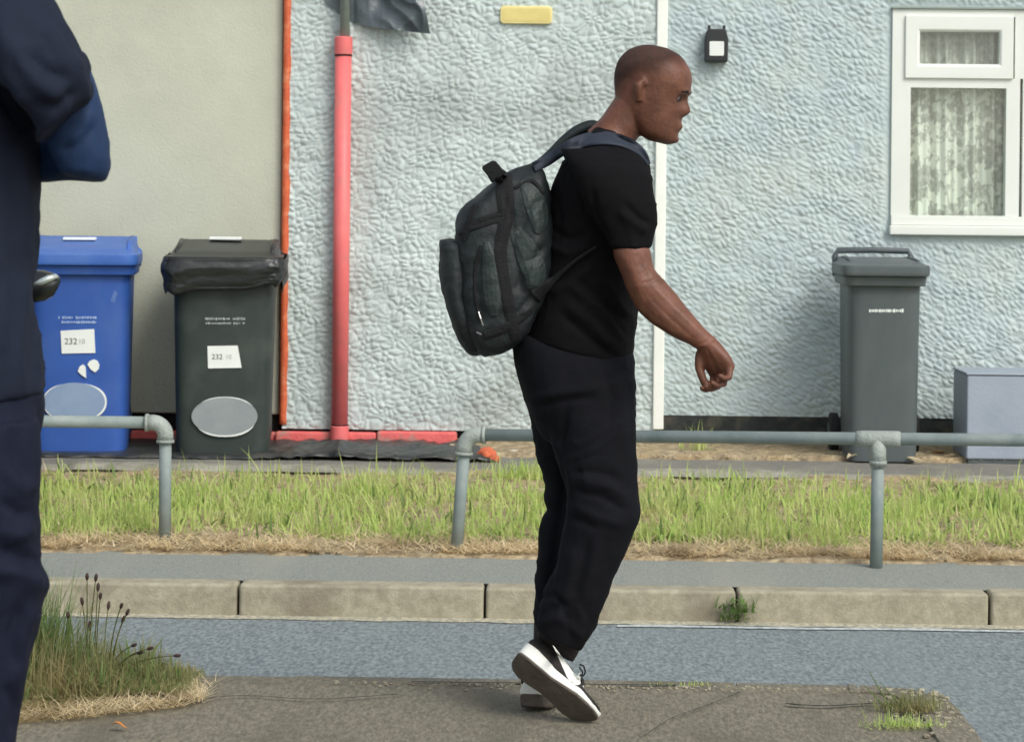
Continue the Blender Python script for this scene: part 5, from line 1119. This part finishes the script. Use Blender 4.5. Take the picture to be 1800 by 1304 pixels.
# body: neck, head and hands
mb = MB(); hc = at_d(-35, -235, DP); hf = (camx*.85+fwd*.5).normalized(); hu = Vector((0, 0, 1)); hs = hu.cross(hf).normalized(); HS = .235
mb.tube([at_d(-50, -70, DP), at_d(-45, -150, DP), at_d(-45, -220, DP)], [.068, .058, .06], 18)
rr_ = head_pts(); mb.loft(rr_)
mb.tube([at_d(-50, -70, DP), at_d(-50, 60, DP), at_d(-55, 260, DP)], [.06, .08, .06], 14); mb.tube([at_d(-50, 40, DP), at_d(10, 60, DP-.17), at_d(85, 150, DP-.14), at_d(142, 275, DP-.05), at_d(105, 284, DP+.06), at_d(80, 280, DP+.14), at_d(66, 280, DP+.21)], [.05, .035, .03, .024, .022, .024, .025], 14); mb.tube([at_d(-50, 40, DP), at_d(-20, 60, DP+.15), at_d(60, 180, DP+.22), at_d(112, 255, DP+.20), at_d(128, 225, DP+.13), at_d(132, 215, DP+.08)], [.05, .035, .03, .026, .025, .025], 14)
for s_ in (-1, 1): mb.tube([hp(-.05, s_*.325, -.12), hp(-.09, s_*.365, .05), hp(-.02, s_*.33, .07)], [.008, .012, .006], 10)
for (w0, dd, dr, th_) in (((64, 280), .22, (fwd*.75-camx*.5+camy*.35), camy), ((132, 215), .07, (-fwd), camy)):
    dr = dr.normalized(); th_ = (th_-dr*th_.dot(dr)).normalized(); nn_ = dr.cross(th_); b_ = at_d(w0[0], w0[1], DP+dd)
    mb.loft([ell(b_+dr*q, th_*w_, nn_*h_, 16, 2.6) for q, w_, h_ in ((-.03, .026, .022), (0, .028, .021), (.03, .036, .018), (.07, .041, .015), (.09, .038, .012))])
    for k in range(4):
        o_ = th_*(.030-.020*k); mb.tube([b_+dr*.08+o_, b_+dr*.115+o_+nn_*.008, b_+dr*(.14+.012*(k in (1, 2)))+o_+nn_*.022, b_+dr*(.152+.014*(k in (1, 2)))+o_+nn_*.036], [.0095, .009, .008, .005], 10)
    mb.tube([b_+dr*.015+th_*.022, b_+dr*.045+th_*.05, b_+dr*.075+th_*.06, b_+dr*.095+th_*.062], [.014, .012, .010, .006], 10)
bm2 = remesh(mb, .006, 3); piece(bm2, 'body', 'skin', sp, smooth=True)
v = np.array(bm2.v); n = np.array(bm2.n); rel = v-np.array(hc); X = rel @ np.array(hf)/HS; Yh = rel @ np.array(hs)/HS; Z = rel @ np.array(hu)/HS
line = .0+.3*np.clip((X+.05)/.40, 0, 1)-.3*np.clip((-X-.1)/.25, 0, 1); mask = (Z > line) & (np.abs(X) < .6) & (np.abs(Yh) < .5) & (Z < .6); vi = {}; cap = MB()
for f_ in bm2.f:
    if all(mask[i] for i in f_):
        for i in f_:
            if i not in vi: vi[i] = len(cap.v); cap.v.append(tuple(v[i]+n[i]*.008))
        cap.f.append(tuple(vi[i] for i in f_))
if cap.f: piece(cap, 'hair', 'hair', sp, smooth=True).modifiers.new('s', 'SOLIDIFY').thickness = .008
for (fx, dd) in ((-60, -.09), (-95, .1)):
    b_ = at_d(fx, 1460, DP+dd); R = []
    for t, wd_, ht in ((-.09, .02, .06), (-.06, .036, .09), (0, .038, .10), (.06, .04, .085), (.13, .046, .06), (.18, .036, .045), (.2, .015, .03)):
        c = Vector((b_.x, b_.y, fz))+camx*t; R.append(ell(c+Vector((0, 0, ht/2)), fwd*wd_, Vector((0, 0, ht/2)), 18, 2.8))
    piece(MB().loft(R), 'shoe', 'rubber', sp, smooth=True)

# ============================================================ CAR behind the standing person (only its door mirror shows)
mc = at_y(80, 503, 11.4); side = Vector((mc.x-.19, 11.4, 0))
ang = math.radians(12)      # nose towards the road
car = empty('parked_car', (side.x-.78*math.cos(ang), side.y, .28), 'dark car parked beside the beige house, only its silver edged door mirror showing', 'car', None, 0)
car.rotation_euler = (0, 0, ang)
def cm(mb, nm, mt, par=None, **k): return mb.build(nm, mt, par or car, local=True, **k)
# local: nose at -Y, mirror at y=0, half width .78
def crow(y, hw_, z0, z1, n=9): return [Vector((-hw_, y, z0)), Vector((-hw_-.02, y, (z0+z1)/2)), Vector((-hw_*.93, y, z1)), Vector((0, y, z1+.02)), Vector((hw_*.93, y, z1)), Vector((hw_+.02, y, (z0+z1)/2)), Vector((hw_, y, z0)), Vector((0, y, z0-.02))]
cm(MB().loft([crow(-1.25, .60, .28, .58), crow(-1.15, .72, .2, .68), crow(-.6, .78, .18, .80), crow(0, .78, .18, .86), crow(1.2, .79, .18, .88), crow(2.1, .78, .2, .9), crow(2.55, .70, .25, .85), crow(2.62, .62, .35, .75)]), 'body', 'car', bevel=.03, smooth=False)
cm(MB().loft([crow(-.22, .66, .86, .88), crow(.35, .60, .86, 1.36), crow(.9, .58, .87, 1.43), crow(1.7, .58, .88, 1.40), crow(2.35, .62, .88, 1.0)]), 'cabin_glass', 'glass_dark', bevel=.02)
cm(MB().loft([crow(.38, .59, 1.36, 1.39), crow(.9, .585, 1.42, 1.455), crow(1.75, .585, 1.40, 1.43)]), 'roof', 'car', bevel=.01)
for x in (-.72, .72):
    for y in (-.72, 1.85):
        wv = cm(MB().tube([(x-.09, y, .3), (x+.09, y, .3)], .3, 36), 'wheel', 'rubber', bevel=.02); MB().tube([(x+.092*(1 if x > 0 else -1), y, .3), (x+.1*(1 if x > 0 else -1), y, .3)], .19, 24).build('rim', 'silver', wv, local=True)
    cm(MB().box((x*.75-.13, -1.235, .5), (x*.75+.13, -1.15, .62)), 'headlight', 'silver', bevel=.02)
wmi = world_of(car).inverted()
def mloc(px, py, dy=0): return wmi @ at_y(px, py, 11.4+dy)
R = []
for (px, t_, b_, dep) in ((28, 500, 512, .01), (40, 482, 524, .05), (58, 474, 532, .075), (78, 475, 530, .08), (94, 480, 521, .07), (102, 485, 507, .05), (106, 490, 498, .02)):
    c = mloc(px, (t_+b_)/2); a = mloc(px, t_); R.append(ell(c, (a-c), Vector((0, dep, 0)), 18, 2.2))
mo = cm(MB().loft(R), 'door_mirror', 'car', smooth=True)
mb = MB(); mb.tube([mloc(60, 500, -.085), mloc(72, 496, -.089), mloc(86, 490, -.086), mloc(98, 486, -.066), mloc(104, 489, -.03)], [.008, .016, .017, .012, .005], 10); mb.build('trim', 'silver', mo, local=True, smooth=True)
